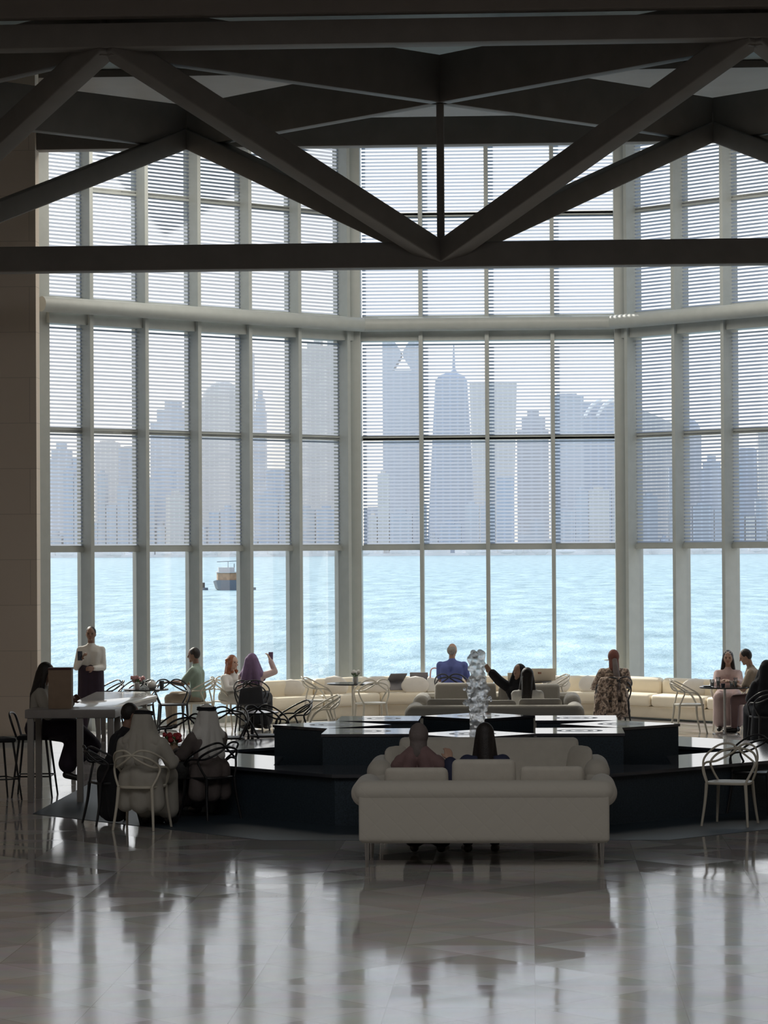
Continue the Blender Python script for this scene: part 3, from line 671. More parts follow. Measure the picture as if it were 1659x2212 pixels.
MB().tube([(-.08, -.03, .24), (-.06, -.05, .40), (.05, -.05, .40), (.08, -.03, .22)], .012, 8).build('handle', M['pinkf'], bg_, smooth=True)

# ---- woven-line plastic armchair: four tapered legs, seat shell, three looping back lines
def loop_chair(m, label):
    c = empty('loop_armchair', (0, 0, 0), 0, label, 'chair', 'open backed loop armchairs')
    st = MB(); n = 24; P0 = []
    for k in range(n):
        a = 2 * PI * k / n; x = math.copysign(abs(math.cos(a)) ** .6, math.cos(a)) * .235; y = math.copysign(abs(math.sin(a)) ** .6, math.sin(a)) * .22; P0.append((x * (1 + .12 * (y / .22)), y))
    st.prism(P0, .435, .462); st.build('seat', m, c, bevel=.008)
    for s in (-1, 1):
        MB().tube([(s * .25, .235, 0), (s * .225, .185, .25), (s * .21, .17, .45)], (.013, .02), 8).build('leg', m, c, smooth=True)
        MB().tube([(s * .225, -.26, 0), (s * .20, -.21, .25), (s * .185, -.19, .45)], (.013, .02), 8).build('leg', m, c, smooth=True)
    r = .0115
    MB().tube([(-.21, .17, .45), (-.275, .10, .60), (-.285, -.04, .70), (-.20, -.24, .81), (-.07, -.285, .835), (.06, -.275, .74), (.20, -.18, .66), (.27, .0, .65), (.265, .12, .58), (.21, .17, .45)], r, 8).build('back_loop', m, c, smooth=True)
    MB().tube([(.205, .16, .45), (.27, .09, .62), (.285, -.06, .72), (.20, -.24, .82), (.07, -.285, .835), (-.06, -.275, .74), (-.20, -.18, .66), (-.265, 0, .65), (-.26, .10, .58), (-.205, .165, .45)], r, 8).build('back_loop', m, c, smooth=True)
    MB().tube([(-.185, -.19, .45), (-.235, -.15, .56), (-.25, -.13, .66), (-.17, -.25, .755), (0, -.29, .79), (.17, -.25, .755), (.25, -.13, .66), (.235, -.15, .56), (.185, -.19, .45)], r * 1.1, 8).build('back_loop', m, c, smooth=True)
    return c
cC = loop_chair(M['chairc'], 'x'); cB = loop_chair(M['chairb'], 'x')
used = set()
def chair(kind, x, y, deg, label, s=1.0):
    src = cC if kind == 'c' else cB
    grp = 'cream loop armchairs' if kind == 'c' else 'black loop armchairs'
    if kind not in used:
        used.add(kind); src.location = (x, y, 0); src.rotation_euler = (0, 0, math.radians(deg)); src['label'] = label; src['group'] = grp; return src
    return dup(src, (x, y, 0), math.radians(deg), label, grp)
chair('c', 2.07, 29.95, 160, 'cream loop armchair nearest the viewer at the right, against the black fountain wall')
chair('b', 2.45, 31.3, 150, 'black loop armchair just behind the nearest cream chair at the right')
chair('c', 2.95, 30.6, -160, 'cream loop armchair cut off by the right edge, its seat catching light')
chair('c', -4.13, 29.62, -12, 'cream loop armchair under the nearest man in white robe')
chair('b', -4.52, 30.15, -62, 'black loop armchair under the person in black robe at the left')
chair('b', -3.53, 30.76, 42, 'black loop armchair under the man in grey robe and white headscarf')
chair('b', -4.50, 35.7, 160, 'empty black loop armchair between the two headscarfed men, farther back')
chair('b', -4.05, 37.2, 175, 'empty black loop armchair directly behind the grey robed man headscarf')
chair('b', -3.55, 37.6, -150, 'empty black loop armchair right of the low black table')
chair('b', -3.35, 38.9, 110, 'empty black loop armchair at the far side of the low black table, beside the fountain')
chair('c', -3.05, 40.3, 100, 'small grey cream loop armchair beyond the black chair cluster')
chair('c', -5.45, 45.75, 80, 'cream loop armchair under the man in sage green shirt')
chair('c', -4.98, 46.25, -120, 'cream loop armchair under the woman with auburn hair')
chair('b', -4.53, 45.35, -5, 'black loop armchair under the woman in mauve scarf')
chair('b', -6.35, 45.15, 165, 'black loop armchair behind the tea table, left one')
chair('b', -5.80, 45.25, -165, 'black loop armchair behind the tea table, right one')
chair('b', -6.88, 45.15, 120, 'dark loop armchair beside the standing waiter, near the window')
chair('c', -2.60, 45.45, 20, 'cream loop armchair right of the round table with flowers')
chair('c', -3.50, 46.3, -70, 'cream loop armchair left of the round table with flowers')
chair('b', -1.36, 47.35, -8, 'black loop armchair under the man in blue shirt')
chair('b', 1.31, 46.0, 12, 'black loop armchair under the woman in mottled print')
chair('c', 2.45, 44.75, -80, 'empty cream loop armchair left of the glasses table')
chair('c', 3.62, 44.65, 85, 'cream loop armchair under the man bending over the glasses table')
chair('b', 3.42, 41.55, 15, 'black loop armchair under the black robed person at the right edge')
chair('c', 3.12, 45.55, 178, 'cream loop armchair under the woman facing the viewer at the glasses table')
chair('c', .30, 46.75, 100, 'cream loop armchair right of the menu boards table')

def cafe_table(x, y, r, h, mt, ml, label, stem=.022):
    t = empty('cafe_table', (x, y, 0), 0, label, 'table', 'round cafe tables')
    MB().lathe([(r - .006, h - .022), (r, h - .012), (r - .004, h)], 40).build('tabletop', mt, t, smooth=True)
    MB().lathe([(stem, .02), (stem, h - .02)], 14).build('pedestal', ml, t, smooth=True)
    MB().lathe([(.2, 0), (.2, .012), (.03, .03)], 28).build('foot_plate', ml, t, smooth=True)
    return t
cafe_table(-2.945, 46.15, .43, .74, M['blacktop'], M['chairc'], 'round black topped table with flowers in front of the left corner column')
cafe_table(3.0, 44.55, .40, .74, M['blacktop'], M['chrome'], 'round black topped table crowded with glasses at the right')
cafe_table(-6.12, 44.45, .36, .74, M['blacktop'], M['chrome'], 'round black topped tea table beside the standing waiter')
cafe_table(-3.80, 38.1, .36, .74, M['blacktop'], M['chairb'], 'round black table in the cluster of empty black chairs')
cafe_table(-3.93, 31.2, .34, .70, M['blacktop'], M['chairb'], 'round black table between the two men in headscarves')
cafe_table(-.09, 46.75, .40, .74, M['blacktop'], M['chrome'], 'round black topped table carrying two cream menu boards')

# things on the tables
def flowers(x, y, z, m, pot, label, n=9, r=.09, hgt=.12):
    t = empty('flower_vase', (x, y, z), 0, label, 'vase', 'table flowers'); rr = random.Random(int(abs(x * 100)))
    MB().lathe([(.035, 0), (.05, .05), (.04, .09), (.045, .10)], 16).build('pot', pot, t, smooth=True)
    g = MB()
    for k in range(n):
        a = rr.uniform(0, 6.28); q = r * math.sqrt(rr.random()); p = V((q * math.cos(a), q * math.sin(a), .10 + hgt * rr.uniform(.3, 1)))
        MB().ball(p, rr.uniform(.022, .034), 8, 6, lambda v, w_: w_ * (1 + .25 * math.sin(9 * v.x + 7 * v.z))).build('bloom', m, t, smooth=True); g.tube([(0, 0, .06), p * .6, p], .004, 5)
        g.ball(p * .75 + V((0, 0, .02)), (.03, .012, .018), 6, 4)
    g.build('stems', M['leaf'], t)
flowers(-2.90, 46.1, .74, M['white'], M['ceramic'], 'white and pink flowers in a pot on the round table before the left corner column')
flowers(-3.98, 31.15, .70, M['red'], M['clay'], 'red flowers on the round table between the two men in headscarves', 12, .11, .1)
flowers(-6.25, 44.4, .74, M['pinkf'], M['ceramic'], 'pink flowers on the tea table beside the waiter', 10, .10, .09)
def pot(x, y, z, label):
    t = empty('teapot', (x, y, z), .3, label, 'teapot')
    MB().lathe([(.05, 0), (.075, .04), (.07, .09), (.035, .12), (.03, .125)], 20).build('body', M['ceramic'], t, smooth=True)
    MB().ball((0, 0, .135), .016).build('lid_knob', M['ceramic'], t, smooth=True)
    MB().tube([(.065, 0, .04), (.11, 0, .07), (.125, 0, .115)], (.014, .008), 8).build('spout', M['ceramic'], t, smooth=True)
    MB().tube([(-.06, 0, .10), (-.12, 0, .09), (-.11, 0, .04), (-.065, 0, .035)], .007, 8).build('handle', M['ceramic'], t, smooth=True)
pot(-6.02, 44.42, .74, 'white teapot on the tea table, right of the pink flowers')
def cup(x, y, z, label, m, r=.035, h=.11, grp='glasses and cups'):
    t = empty('tumbler', (x, y, z), 0, label, 'glass', grp)
    MB().lathe([(r * .75, 0), (r, h), (r * .9, h), (r * .66, .012)], 16).build('body', m, t, smooth=True)
    MB().lathe([(r * .66, .012), (r * .82, h * .6)], 14).build('drink', M['darkglass'] if m is M['darkglass'] else M['ceramic'], t, smooth=True)
cup(-5.86, 44.4, .74, 'tall dark tumbler at the right end of the tea table', M['darkglass'], .04, .13)
cup(2.80, 44.45, .74, 'clear tumbler at the left edge of the glasses table', M['cupg'], .036, .12)
cup(2.90, 44.55, .74, 'tall bluish water glass, second from the left on the glasses table', M['cupg'], .034, .15)
cup(3.10, 44.40, .74, 'short clear glass in the middle of the glasses table', M['cupg'], .036, .10)
cup(3.17, 44.52, .74, 'tall clear glass in front of the seated woman in pink', M['cupg'], .03, .14)
cup(2.96, 44.32, .74, 'small dark coffee cup at the near side of the glasses table', M['darkglass'], .035, .06)
def dish(x, y, z, label, m=None):
    t = MB().lathe([(.05, 0), (.085, .012), (.09, .018), (.05, .010)], 24).build('plate', m or M['ceramic'], smooth=True); t.location = (x, y, z); tag(t, label, 'plate', 'small plates')
dish(2.73, 44.55, .74, 'small white plate at the left rim of the glasses table'); dish(3.22, 44.66, .74, 'small white plate by the hands of the man at the glasses table')
dish(-4.08, 31.25, .70, 'small white plate on the table between the headscarfed men')
cup(-3.80, 31.15, .70, 'short glass on the table between the headscarfed men', M['cupg'], .035, .09)
bk = empty('basket_bag', (-3.86, 30.75, .44), .1, 'black woven bag hanging low between the two men in headscarves', 'bag')
MB().lathe([(.085, 0), (.12, .08), (.115, .16), (.10, .18)], 20).build('body', M['straw'], bk, smooth=True)
MB().tube([(-.1, 0, .16), (-.06, 0, .29), (.06, 0, .29), (.1, 0, .16)], .009, 8).build('handle', M['straw'], bk, smooth=True)
for x, y, rz, wd, h, lab in ((-.22, 46.7, .15, .40, .135, 'cream menu board lying propped at the left of the menu table'), (.17, 46.8, -.06, .40, .20, 'taller cream menu board with a brown print at the right of the menu table')):
    t = empty('menu_board', (x, y, .74), rz, lab, 'menu', 'menu boards'); t.rotation_euler = (-.12, 0, rz)
    MB().box((-wd / 2, -.008, 0), (wd / 2, .008, h)).build('board', M['board'], t, bevel=.003)
    if h > .15: MB().box((-.09, -.010, .11), (-.06, -.008, .14)).box((-.055, -.010, .11), (-.035, -.008, .14)).build('print', M['print_'], t)

# long white-clothed table
lt = empty('clothed_table', (-5.95, 41.1, 0), 0, 'long table under a bright white cloth, behind the person in black robe', 'table')
pts = [(-6.75, 43.4), (-6.55, 38.9), (-5.92, 38.9), (-5.64, 42.2), (-6.02, 43.4)]
lt2 = Matrix.Translation((5.95, -41.1, 0))
MB().prism(pts, .715, .75).xf(lt2).build('tabletop', M['whitecloth'], lt, bevel=.008)
MB().prism([(x * .985 - .09, (y - 41.1) * .985 + 41.1) for x, y in pts], .66, .716).xf(lt2).build('apron', M['leg'], lt)
for x, y in ((-6.6, 43.2), (-6.4, 39.1), (-6.05, 39.1), (-5.8, 42.0)): MB().box((x - .03, y - .03, 0), (x + .03, y + .03, .67)).xf(lt2).build('leg', M['leg'], lt)

# tall table with the board on it, stool
bt_ = empty('bar_table', (-5.38, 33.0, 0), 0, 'tall grey brown bar table with square legs at the left', 'table')
MB().box((-.54, -.32, .98), (.52, .32, 1.08)).build('tabletop', M['stonetop'], bt_, bevel=.008)
for x in (-.48, .10, .46):
    for y in ((-.27, .27) if x != .10 else (-.27,)): MB().box((x - .035, y - .035, 0), (x + .035, y + .035, .98)).build('leg', M['leg'], bt_, bevel=.004)
bx = empty('carton', (-5.55, 33.0, 1.08), .05, 'upright tan board box with dark top edge standing on the bar table', 'box')
MB().box((-.135, -.10, 0), (.135, .10, .465)).build('body', M['cardboard'], bx, bevel=.004)
MB().box((-.14, -.105, .455), (.14, .105, .478)).build('top_edge', M['edge'], bx)
def stool(x, y, deg, label):
    t = empty('bar_stool', (x, y, 0), math.radians(deg), label, 'stool', 'bar stools')
    MB().prism([(-.2, -.19), (.2, -.19), (.21, .19), (-.21, .19)], .68, .73).build('seat', M['black'], t, bevel=.02)
    MB().tube([(-.2, -.19, .72), (-.22, -.26, .95), (0, -.29, 1.0), (.22, -.26, .95), (.2, -.19, .72)], .014, 8).build('back_loop', M['chairb'], t, smooth=True)
    for s in (-1, 1):
        for q in (-1, 1): MB().tube([(s * .17, q * .16, .69), (s * .25, q * .24, 0)], (.015, .011), 8, smooth=False).build('leg', M['chairb'], t, smooth=True)
    MB().tube([(-.22, .21, .25), (.22, .21, .25), (.22, -.21, .25), (-.22, -.21, .25)], .009, 6, smooth=False, closed=True).build('foot_ring', M['chairb'], t, smooth=True)
stool(-5.96, 33.55, -88, 'dark bar stool under the woman in white blouse at the bar table')
stool(-6.35, 33.1, -60, 'empty dark bar stool at the left edge, partly cut off')

hb = empty('handbag', (-4.50, 44.98, .46), .05, 'black leather bag hung on the chair back of the woman in mauve scarf', 'bag')
MB().add([(-.21, -.06, 0), (.21, -.06, 0), (.21, .06, 0), (-.21, .06, 0), (-.18, -.04, .26), (.17, -.04, .30), (.17, .04, .30), (-.18, .04, .26)], [(0, 3, 2, 1), (4, 5, 6, 7), (0, 1, 5, 4), (1, 2, 6, 5), (2, 3, 7, 6), (3, 0, 4, 7)]).build('body', M['black'], hb, bevel=.03)
MB().tube([(-.13, 0, .25), (-.10, -.02, .36), (.10, -.02, .38), (.13, 0, .27)], .009, 8).build('strap', M['black'], hb, smooth=True)
jk = empty('draped_jacket', (1.31, 45.74, .0), .2, 'mottled jacket hung over the chair back of the woman in mottled print', 'jacket')

# ================================================================== PEOPLE
def ik(S_, Wr, l1, l2, hint):
    S_, Wr = V(S_), V(Wr); d = Wr - S_; L = min(d.length, (l1 + l2) * .995)
    if d.length > L: Wr = S_ + d.normalized() * L
    d = (Wr - S_).normalized(); a = (l1 * l1 - l2 * l2 + L * L) / (2 * L); h = math.sqrt(max(0, l1 * l1 - a * a))
    p = V(hint); p = (p - d * p.dot(d)); p = p.normalized() if p.length > 1e-4 else d.orthogonal().normalized()
    return S_ + d * a + p * h, Wr

def head_mb(k=1.0):
    def fn(v, q):
        x, y, z = q
        if v.z < 0:
            x *= 1 - .30 * v.z * v.z; 
            if v.y < 0: y *= 1 - .35 * min(1, -v.z * 1.6)
            else: y *= 1 - .10 * v.z * v.z
        if v.y > .5 and abs(v.z + .02) < .25 and .18 < abs(v.x) < .62: y -= .010
        return V((x, y, z)) * k
    b = MB().ball((0, 0, 0), (.075, .094, .115), 28, 20, fn)
    b.cap((0, .090 * k, .012 * k), .009 * k, (0, .108 * k, -.020 * k), .013 * k, 8)              # nose
    for s in (-1, 1):
        b.ball((s * .075 * k, -.005, -.008), (.010 * k, .018 * k, .030 * k), 8, 6)                  # ears
        b.cap((s * .014 * k, .086 * k, .028 * k), .008 * k, (s * .046 * k, .074 * k, .030 * k), .007 * k, 8)   # brow
        b.cap((0, .086 * k, -.052 * k), .007 * k, (s * .020 * k, .082 * k, -.052 * k), .005 * k, 8)  # lips
    b.ball((0, .070 * k, -.088 * k), .026 * k, 8, 6)                                              # chin
    return b

def hand(b, E_, Wr, pn, side):
    d = (V(Wr) - V(E_)).normalized(); pn = V(pn); pn = (pn - d * pn.dot(d)); pn = pn.normalized() if pn.length > 1e-3 else d.orthogonal().normalized()
    sd_ = d.cross(pn).normalized() * side; W0 = V(Wr)
    for i, (o, L) in enumerate(((.031, .068), (.010, .077), (-.011, .071), (-.031, .056))):
        kn = W0 + d * .085 + sd_ * o
        b.cap(W0 + d * .01 + sd_ * o * .6, .014, kn, .0115, 8)
        m_ = kn + d * (L * .5) + pn * (L * .14); e_ = m_ + d * (L * .36) + pn * (L * .36)
        b.cap(kn, .0105, m_, .009, 8); b.cap(m_, .009, e_, .0078, 8)
    t0 = W0 + d * .025 + sd_ * .022; t1 = t0 + d * .030 + sd_ * .032 + pn * .012; t2 = t1 + d * .030 + sd_ * .006 + pn * .010
    b.cap(t0, .014, t1, .012, 8); b.cap(t1, .011, t2, .009, 8)

def person(label, x, y, deg, seat=.46, k=1.0, lean=.05, sidelean=0.0, yaw=0, nod=0, wr=(.16, .34, .68), wl=(-.16, .34, .68), hr=(.6, -.5, -1), hl=(-.6, -.5, -1),
           kr=None, kl=None, ar=None, al_=None, skin='skin', top=('long', 'white'), low=('trousers', 'black'), hair=('short', 'hairb'), shoe='shoe', face=False, zbase=0.0, wide=1.0, stand=False, extra=None, hem=.27):
    R_ = empty('person', (x, y, zbase), math.radians(deg), label, 'person')
    hz = (.92 * k) if stand else seat + .10
    P_ = V((0, 0, hz)); u = V((sidelean, math.sin(lean), math.cos(lean))).normalized(); N = P_ + u * (.50 * k)
    hd = N + V((0, .02 + .10 * math.sin(lean + nod * .6), .165)) * 1.0
    HM = Matrix.Translation(hd) @ Matrix.Rotation(math.radians(yaw), 4, 'Z') @ Matrix.Rotation(-nod, 4, 'X')
    hp = lambda p: HM @ V(p)
    sh = {s: N + V((s * .168 * wide, 0, -.085)) for s in (1, -1)}
    el = {}; w_ = {}
    for s, W0, hh in ((1, wr, hr), (-1, wl, hl)): el[s], w_[s] = ik(sh[s], W0, .28 * k, .25 * k, hh)
    hp_ = {s: P_ + V((s * .095, 0, -.02)) for s in (1, -1)}
    if stand:
        kn = {s: V((s * .11, .03, .50 * k)) for s in (1, -1)}; an = {s: V((s * .12, 0, .09)) for s in (1, -1)}
    else:
        kn = {1: V(kr or (.14, .43, seat + .07)), -1: V(kl or (-.14, .43, seat + .07))}
        an = {1: V(ar or (.13, .44, .09)), -1: V(al_ or (-.13, .44, .09))}
    toe = {}
    for s in (1, -1):
        f = (an[s] - kn[s]); toe[s] = an[s] + V((s * .02, .13, -.045)) if an[s].z < .15 else an[s] + V((0, .11, -.07))
    # one continuous body
    b = MB()
    def torso(b, o, top=True):
        for s in (-1, 1):
            b.cap(P_ + V((s * .075 * wide, 0, 0)), .105 + o, P_ + u * .2 * k + V((s * .06 * wide, 0, 0)), .085 + o)
            b.cap(P_ + u * .2 * k + V((s * .06 * wide, 0, 0)), .085 + o, N - u * .14 + V((s * .085 * wide, 0, 0)), .095 + o)
            b.cap(N - u * .07 + V((s * .03, 0, 0)), .062 + o, sh[s] - V((s * .015, 0, .01)), .052 + o * .7)
        b.cap(N - V((0, 0, .10)), .085 + o, N - V((0, 0, .015)), .058 + o * .7)
    torso(b, 0)
    b.cap(N - V((0, 0, .03)), .055, hp((0, -.015, -.06)), .05)
    hm = head_mb(); b.add([HM @ V(v_) for v_ in hm.v], hm.f)
    for s in (1, -1):
        b.cap(sh[s], .052, el[s], .040); b.cap(el[s], .040, w_[s], .026); hand(b, el[s], w_[s], (0, 0, -1) if w_[s].z < 1.0 else (-s, .3, 0), -s)
        b.cap(hp_[s], .085, kn[s], .058); b.cap(kn[s], .054, an[s], .036); b.cap(an[s] - V((0, 0, .03)), .036, toe[s], .028)
    b.build('body', M[skin], R_, voxel=.0095, sm=1)
    if face:
        for s in (-1, 1):
            q = MB().ball((0, 0, 0), .0085, 8, 6); q.v = [tuple(HM @ (V(v_) + V((s * .030, .079, .006)))) for v_ in q.v]; q.build('eye', M['eye'], R_, smooth=True)
        q = MB(); q.cap((-.018, .089, -.052), .005, (.018, .089, -.052), .005, 8); q.v = [tuple(HM @ V(v_)) for v_ in q.v]; q.build('mouth', M['lip'], R_, smooth=True)
    # clothes
    st, tm = top; c = MB(); torso(c, .017)
    for s in (1, -1):
        if st == 'short': m2 = sh[s].lerp(el[s], .75); c.cap(sh[s], .070, m2, .066)
        elif st == 'robe': c.cap(sh[s], .078, el[s], .075); c.cap(el[s], .075, el[s].lerp(w_[s], .85), .068)
        else: c.cap(sh[s], .062, el[s], .052); c.cap(el[s], .052, el[s].lerp(w_[s], .93), .042)
    if low[0] == 'gown' and low[1] == tm: lo_mb = c
    else: lo_mb = MB()
    ltyp, lm = low
    if ltyp in ('gown', 'skirt'):
        if stand:
            for s in (-1, 1): lo_mb.cap(P_ + V((s * .07, 0, 0)), .13, V((s * .09, .02, .16)), .16)
        else:
            for s in (-1, 1):
                lo_mb.cap(hp_[s], .13, kn[s], .105, 14); lo_mb.cap(kn[s], .10, V((an[s].x, an[s].y, max(hem - .1, .09) if an[s].z < .15 else an[s].z + .1)), .115, 14)
            mk = (kn[1] + kn[-1]) / 2; ma = (an[1] + an[-1]) / 2
            lo_mb.cap(P_, .14, mk, .10); lo_mb.cap(mk, .10, ma + V((0, 0, .12)), .12)
            if ltyp == 'gown' and min(an[1].z, an[-1].z) < .2:
                for s in (-1, 1): lo_mb.cap(P_ + V((s * .12, -.03, -.02)), .12, V((s * .17, -.02, hem)), .10, 14)
                lo_mb.cap(P_ + V((0, -.06, 0)), .12, V((0, -.04, hem)), .11, 14)
    elif ltyp == 'trousers':
        for s in (-1, 1): lo_mb.cap(P_ + V((s * .07, 0, 0)), .125, hp_[s], .11); lo_mb.cap(hp_[s], .10, kn[s], .075, 14); lo_mb.cap(kn[s], .075, an[s] + V((0, 0, .03)), .055, 14)
    c.build('robe' if (ltyp == 'gown' and low[1] == tm) else ('shirt'), M[tm], R_, voxel=.014, sm=10 if ltyp == 'gown' else 4)
    if lo_mb is not c and lo_mb.v: lo_mb.build({'trousers': 'trousers', 'skirt': 'skirt', 'gown': 'skirt'}[ltyp], M[lm], R_, voxel=.014, sm=7)
    for s in (1, -1):
        MB().cap(an[s] + V((0, -.02, -.03)), .046, toe[s] + V((0, .02, 0)), .036).build('shoe', M[shoe], R_, voxel=.012, sm=1)
    # hair or headcloth
    hs, hmat = hair; h = MB()
    def hb_(p, r): q = MB().ball((0, 0, 0), r, 18, 12); h.add([HM @ (V(v_) + V(p)) for v_ in q.v], q.f)
    nm = 'hair'
    if hs == 'short': hb_((0, -.018, .022), (.083, .094, .104)); 
    elif hs == 'thin': hb_((0, -.030, .000), (.080, .078, .085))
    elif hs in ('long', 'wavy'):
        hb_((0, -.020, .020), (.090, .098, .108))
        h.cap(hp((0, -.05, -.02)), .080, N + V((0, -.085, -.12)), .075); h.cap(N + V((0, -.085, -.10)), .075, N + V((0, -.12, -.26)), .045)
        for s in (-1, 1): h.cap(hp((s * .06, -.015, -.01)), .036, N + V((s * .085, .0, -.05)), .040); h.cap(N + V((s * .085, 0, -.05)), .04, N + V((s * .09, .02, -.17)), .03)
        if hs == 'wavy':
            rr = random.Random(4)
            for q in range(26): a = rr.uniform(-2.6, 2.6); h.ball(hp((.085 * math.sin(a), -.02 - .085 * math.cos(a), rr.uniform(-.2, .06))), rr.uniform(.02, .034), 7, 5)
    else:
        nm = 'headscarf'
        hb_((0, -.022, .008), (.094, .102, .116))
        h.cap(hp((0, -.03, -.04)), .082, N + V((0, -.03, .0)), .085)
        for s in (-1, 1) if hs != 'wrap' else (): h.cap(N + V((s * .03, -.02, .04)), .085, sh[s] * .75 + N * .25 + V((0, -.02, -.0)), .075)
        if hs in ('ghutra', 'drape'):
            for s in (-1, 0, 1): h.cap(hp((s * .03, -.045, .0)), .085, N + V((s * .11, -.09, -.28 if hs == 'ghutra' else -.16)), .060)
            for s in (-1, 1): h.cap(hp((s * .045, -.01, 0)), .06, N + V((s * .17, .02, -.12)), .055)
    h.build(nm, M[hmat], R_, voxel=.011, sm=2)
    if hs == 'ghutra':
        for dz in (.060, .080):
            q = MB().tube([(.095 * math.cos(a) * (1.02 - (dz - .06) * 1.2), -.018 + .105 * math.sin(a) * (1.02 - (dz - .06) * 1.2), dz) for a in [2 * PI * i / 16 for i in range(16)]], .0105, 8, closed=True)
            q.v = [tuple(HM @ V(v_)) for v_ in q.v]; q.build('head_cord', M['black'], R_, smooth=True)
    if extra: extra(R_, dict(N=N, P=P_, w=w_, e=el, hp=hp, HM=HM, kn=kn, an=an))
    return R_

def apron(R_, J):
    b = MB()
    for s in (-1, 0, 1): b.cap(J['P'] + V((s * .09, .03, .10)), .115, V((s * .12, .05, .42)), .10)
    b.build('apron', M['plum'], R_, voxel=.014, sm=2)
def scarf_tail(R_, J):
    b = MB(); b.cap(J['hp']((.0, -.09, -.06)), .045, J['N'] + V((.02, -.13, -.12)), .055); b.cap(J['N'] + V((.02, -.13, -.12)), .055, J['N'] + V((.02, -.14, -.30)), .075)
    b.build('scarf_tail', M['taupe'], R_, voxel=.012, sm=2); cap_brim(R_, J)
def shawl(R_, J):
    b = MB()
    for s in (-1, 1): b.cap(J['N'] + V((s * .03, -.03, .02)), .075, J['N'] + V((s * .2, -.02, -.12)), .07); b.cap(J['N'] + V((s * .06, -.07, -.05)), .07, J['N'] + V((s * .12, -.09, -.3)), .07)
    b.build('shawl', M['rosewood'], R_, voxel=.014, sm=2)
def glasses_up(R_, J):
    b = MB()
    for s in (-1, 1): b.tube([J['HM'] @ V((s * .032 + .022 * math.cos(a), .070, .095 + .018 * math.sin(a))) for a in [2 * PI * i / 10 for i in range(10)]], .004, 6, closed=True)
    b.build('sunglasses', M['ceramic'], R_, smooth=True)
def cap_brim(R_, J):
    q = MB().ball((0, 0, 0), (.07, .07, .008), 14, 6); q.v = [tuple(J['HM'] @ (V(v_) + V((-.075, .06, -.045)))) for v_ in q.v]; q.build('mask', M['board'], R_, smooth=True)
def held(kind, label, x, y, z, rz, m):
    o = MB().box((-.037, -.004, -.075), (.037, .004, .075)).build(kind, m, bevel=.003); o.location = (x, y, z); o.rotation_euler = (.2, 0, rz); tag(o, label, 'phone', 'phones'); return o

person('person in white blouse and long dark skirt, legs crossed, on the bar table stool', -5.93, 33.52, -90, seat=.73, k=.98, lean=.16, nod=.15, wr=(.16, .36, 1.13), wl=(-.14, .40, 1.13), kr=(.10, .46, .84), kl=(-.08, .45, .72), ar=(-.02, .66, .50), al_=(-.08, .36, .28),
       top=('robe', 'offw'), low=('skirt', 'plum'), hair=('long', 'hairb'), skin='skind')
person('person standing in white chef jacket and dark apron, hands raised before the chest', -6.98, 44.4, 183, k=1.02, lean=.02, stand=True, wr=(.12, .24, 1.24), wl=(-.06, .24, 1.08), hr=(.5, -.6, -1), hl=(-.5, -.6, -1), top=('long', 'white'), low=('trousers', 'plum'), hair=('short', 'hairb'), skin='skind', face=True, extra=apron)
person('person in long black robe, seated leaning toward the table, leftmost of the near group', -4.50, 30.15, -62, lean=.30, k=.93, nod=.1, wr=(.15, .42, .72), wl=(-.15, .42, .72), top=('robe', 'black'), low=('gown', 'black'), hair=('short', 'hairb'), skin='skind', wide=1.1, hem=.13)
person('person in long white robe and white headscarf with black cord, back to the viewer', -4.13, 29.62, -14, lean=.10, k=.84, nod=.15, wr=(.24, .32, .70), wl=(-.22, .30, .62), top=('robe', 'offw'), low=('gown', 'offw'), hair=('ghutra', 'offw'), skin='skind', wide=1.25)
person('person in grey robe and white headscarf with black cord, seated right of the near table', -3.55, 30.8, 40, lean=.08, k=.80, wr=(.18, .36, .70), wl=(-.20, .34, .70), top=('robe', 'taupe'), low=('gown', 'taupe'), hair=('ghutra', 'white'), skin='skind', wide=1.1)
person('person with taupe headscarf, left one of two on the nearest sofa', -1.08, 26.72, -8, seat=.50, k=.80, lean=-.05, top=('robe', 'rosewood'), low=('skirt', 'black'), hair=('wrap', 'taupe'), wr=(.22, .30, .80), hr=(.6, 0, -.6), extra=shawl)
person('person with long black hair and navy top, right one on the nearest sofa', -.46, 26.70, 6, seat=.50, k=.80, lean=-.04, top=('robe', 'navy'), low=('trousers', 'navy'), hair=('long', 'hairb'), wl=(-.33, -.0, .93), hl=(-.3, -.3, -.6))
person('person with long black hair and white top on the sofa beyond the fountain', -.08, 39.2, -5, seat=.50, k=.78, lean=0, top=('long', 'white'), low=('trousers', 'black'), hair=('long', 'hairb'))
person('person in black with one sleeved arm raised, lounging on the farthest sofa', -.22, 41.30, 145, seat=.50, k=.72, lean=-.1, top=('robe', 'black'), low=('gown', 'black'), hair=('drape', 'black'), wr=(.40, .26, 1.20), hr=(.8, .2, -1))
person('person with thinning grey hair and blue shirt, back turned, at the central window', -1.36, 47.35, -10, k=1.0, lean=.06, yaw=-15, top=('short', 'blue'), low=('trousers', 'khaki'), hair=('thin', 'hairg'), wide=1.2, wr=(.2, .40, .74), wl=(-.2, .40, .74), hr=(.25, -.5, -1), hl=(-.25, -.5, -1))
person('person with short black hair, sage green shirt and beige trousers, seated facing left', -5.45, 45.78, 82, k=1.0, lean=.06, nod=.15, top=('short', 'green'), low=('trousers', 'khaki'), hair=('short', 'hairb'), wide=1.1, wr=(.12, .44, .78), wl=(-.12, .44, .78), kr=(.14, .46, .55), kl=(-.12, .46, .52), face=True, skin='skind')
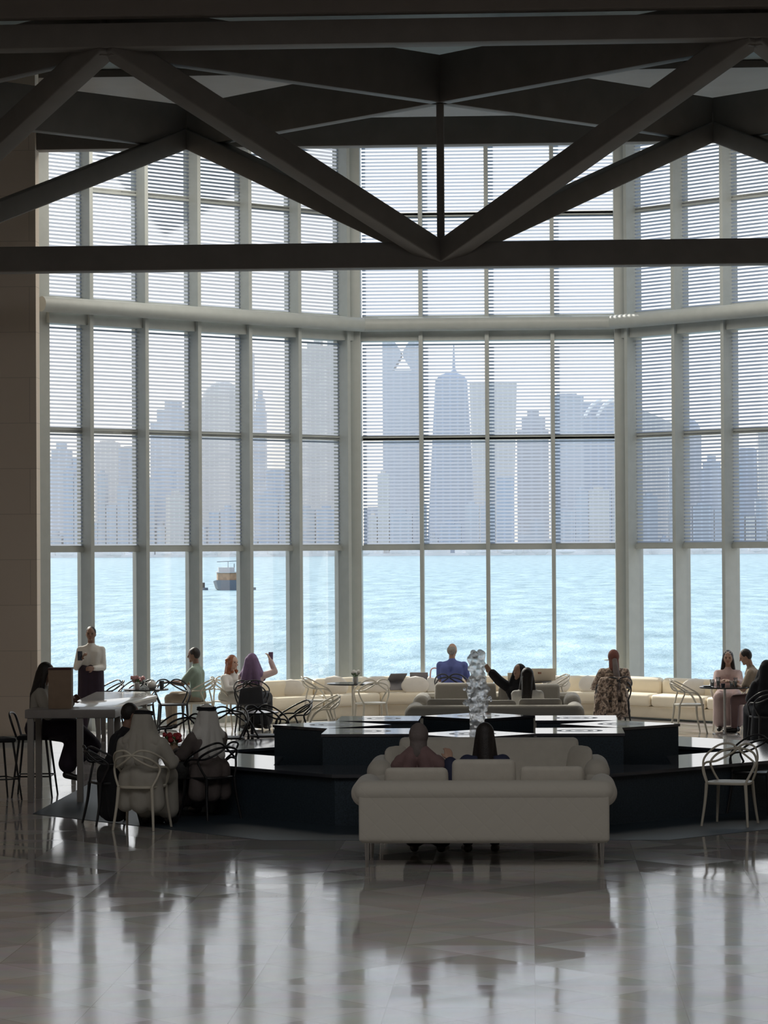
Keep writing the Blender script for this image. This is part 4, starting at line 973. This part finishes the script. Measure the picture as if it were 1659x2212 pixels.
person('person with wavy auburn hair and cream top, turned toward the viewer by the window', -4.98, 46.25, -130, seat=.44, k=.76, lean=.10, nod=.05, top=('long', 'white'), low=('skirt', 'offw'), hair=('wavy', 'hairr'), skin='skinl', face=True)
person('person with mauve headscarf, back to the viewer on the black chair with the hung bag', -4.53, 45.38, -8, k=.84, lean=.05, top=('long', 'pinkc'), low=('skirt', 'black'), hair=('drape', 'purple'), wr=(.26, .22, 1.14), hr=(1, 0, -1), skin='skinl')
held('phone', 'mauve cased phone held up by the person in mauve headscarf', -4.24, 45.60, 1.20, .2, M['purple'])
person('person with rust scarf and mottled print clothes, back to the viewer, by the right column', 1.31, 46.02, 10, k=.86, lean=.02, nod=.1, top=('robe', 'camo'), low=('gown', 'camo'), hair=('wrap', 'rust'), wr=(.2, .32, .7), wl=(-.26, .3, .66), wide=1.1, extra=scarf_tail)
person('person with long dark hair, pushed up sunglasses and pink top, facing the viewer', 3.12, 45.5, 176, k=.86, lean=.05, nod=.05, top=('long', 'pinkc'), low=('skirt', 'pinkc'), hair=('long', 'hairb'), face=True, extra=glasses_up, wr=(.14, .42, .80), wl=(-.14, .42, .80))
person('person with short dark hair and khaki shirt, bending left over the glasses table', 3.60, 44.68, 84, k=1.02, lean=.36, nod=.45, top=('short', 'khaki'), low=('trousers', 'rosewood'), hair=('short', 'hairb'), wr=(.10, .50, .80), wl=(-.10, .48, .80), face=True)
person('person in black robe at the right photo edge, back to the viewer', 3.42, 41.58, 12, k=.86, lean=.05, top=('robe', 'black'), low=('gown', 'black'), hair=('drape', 'black'), hem=.13)
held('phone', 'dark phone held before the chest of the person in chef jacket', -7.11, 44.10, 1.28, .1, M['darkglass'])

# jacket over the chair back (parts of the empty made above)
b = MB()
for s in (-1, 0, 1): b.cap((s * .14, 0, .80), .05, (s * .16, -.03, .30), .055)
b.cap((-.2, 0, .80), .045, (.2, 0, .80), .045); b.cap((-.22, .02, .75), .045, (-.30, .03, .25), .05)
b.build('jacket_body', M['camo'], jk, voxel=.014, sm=3)
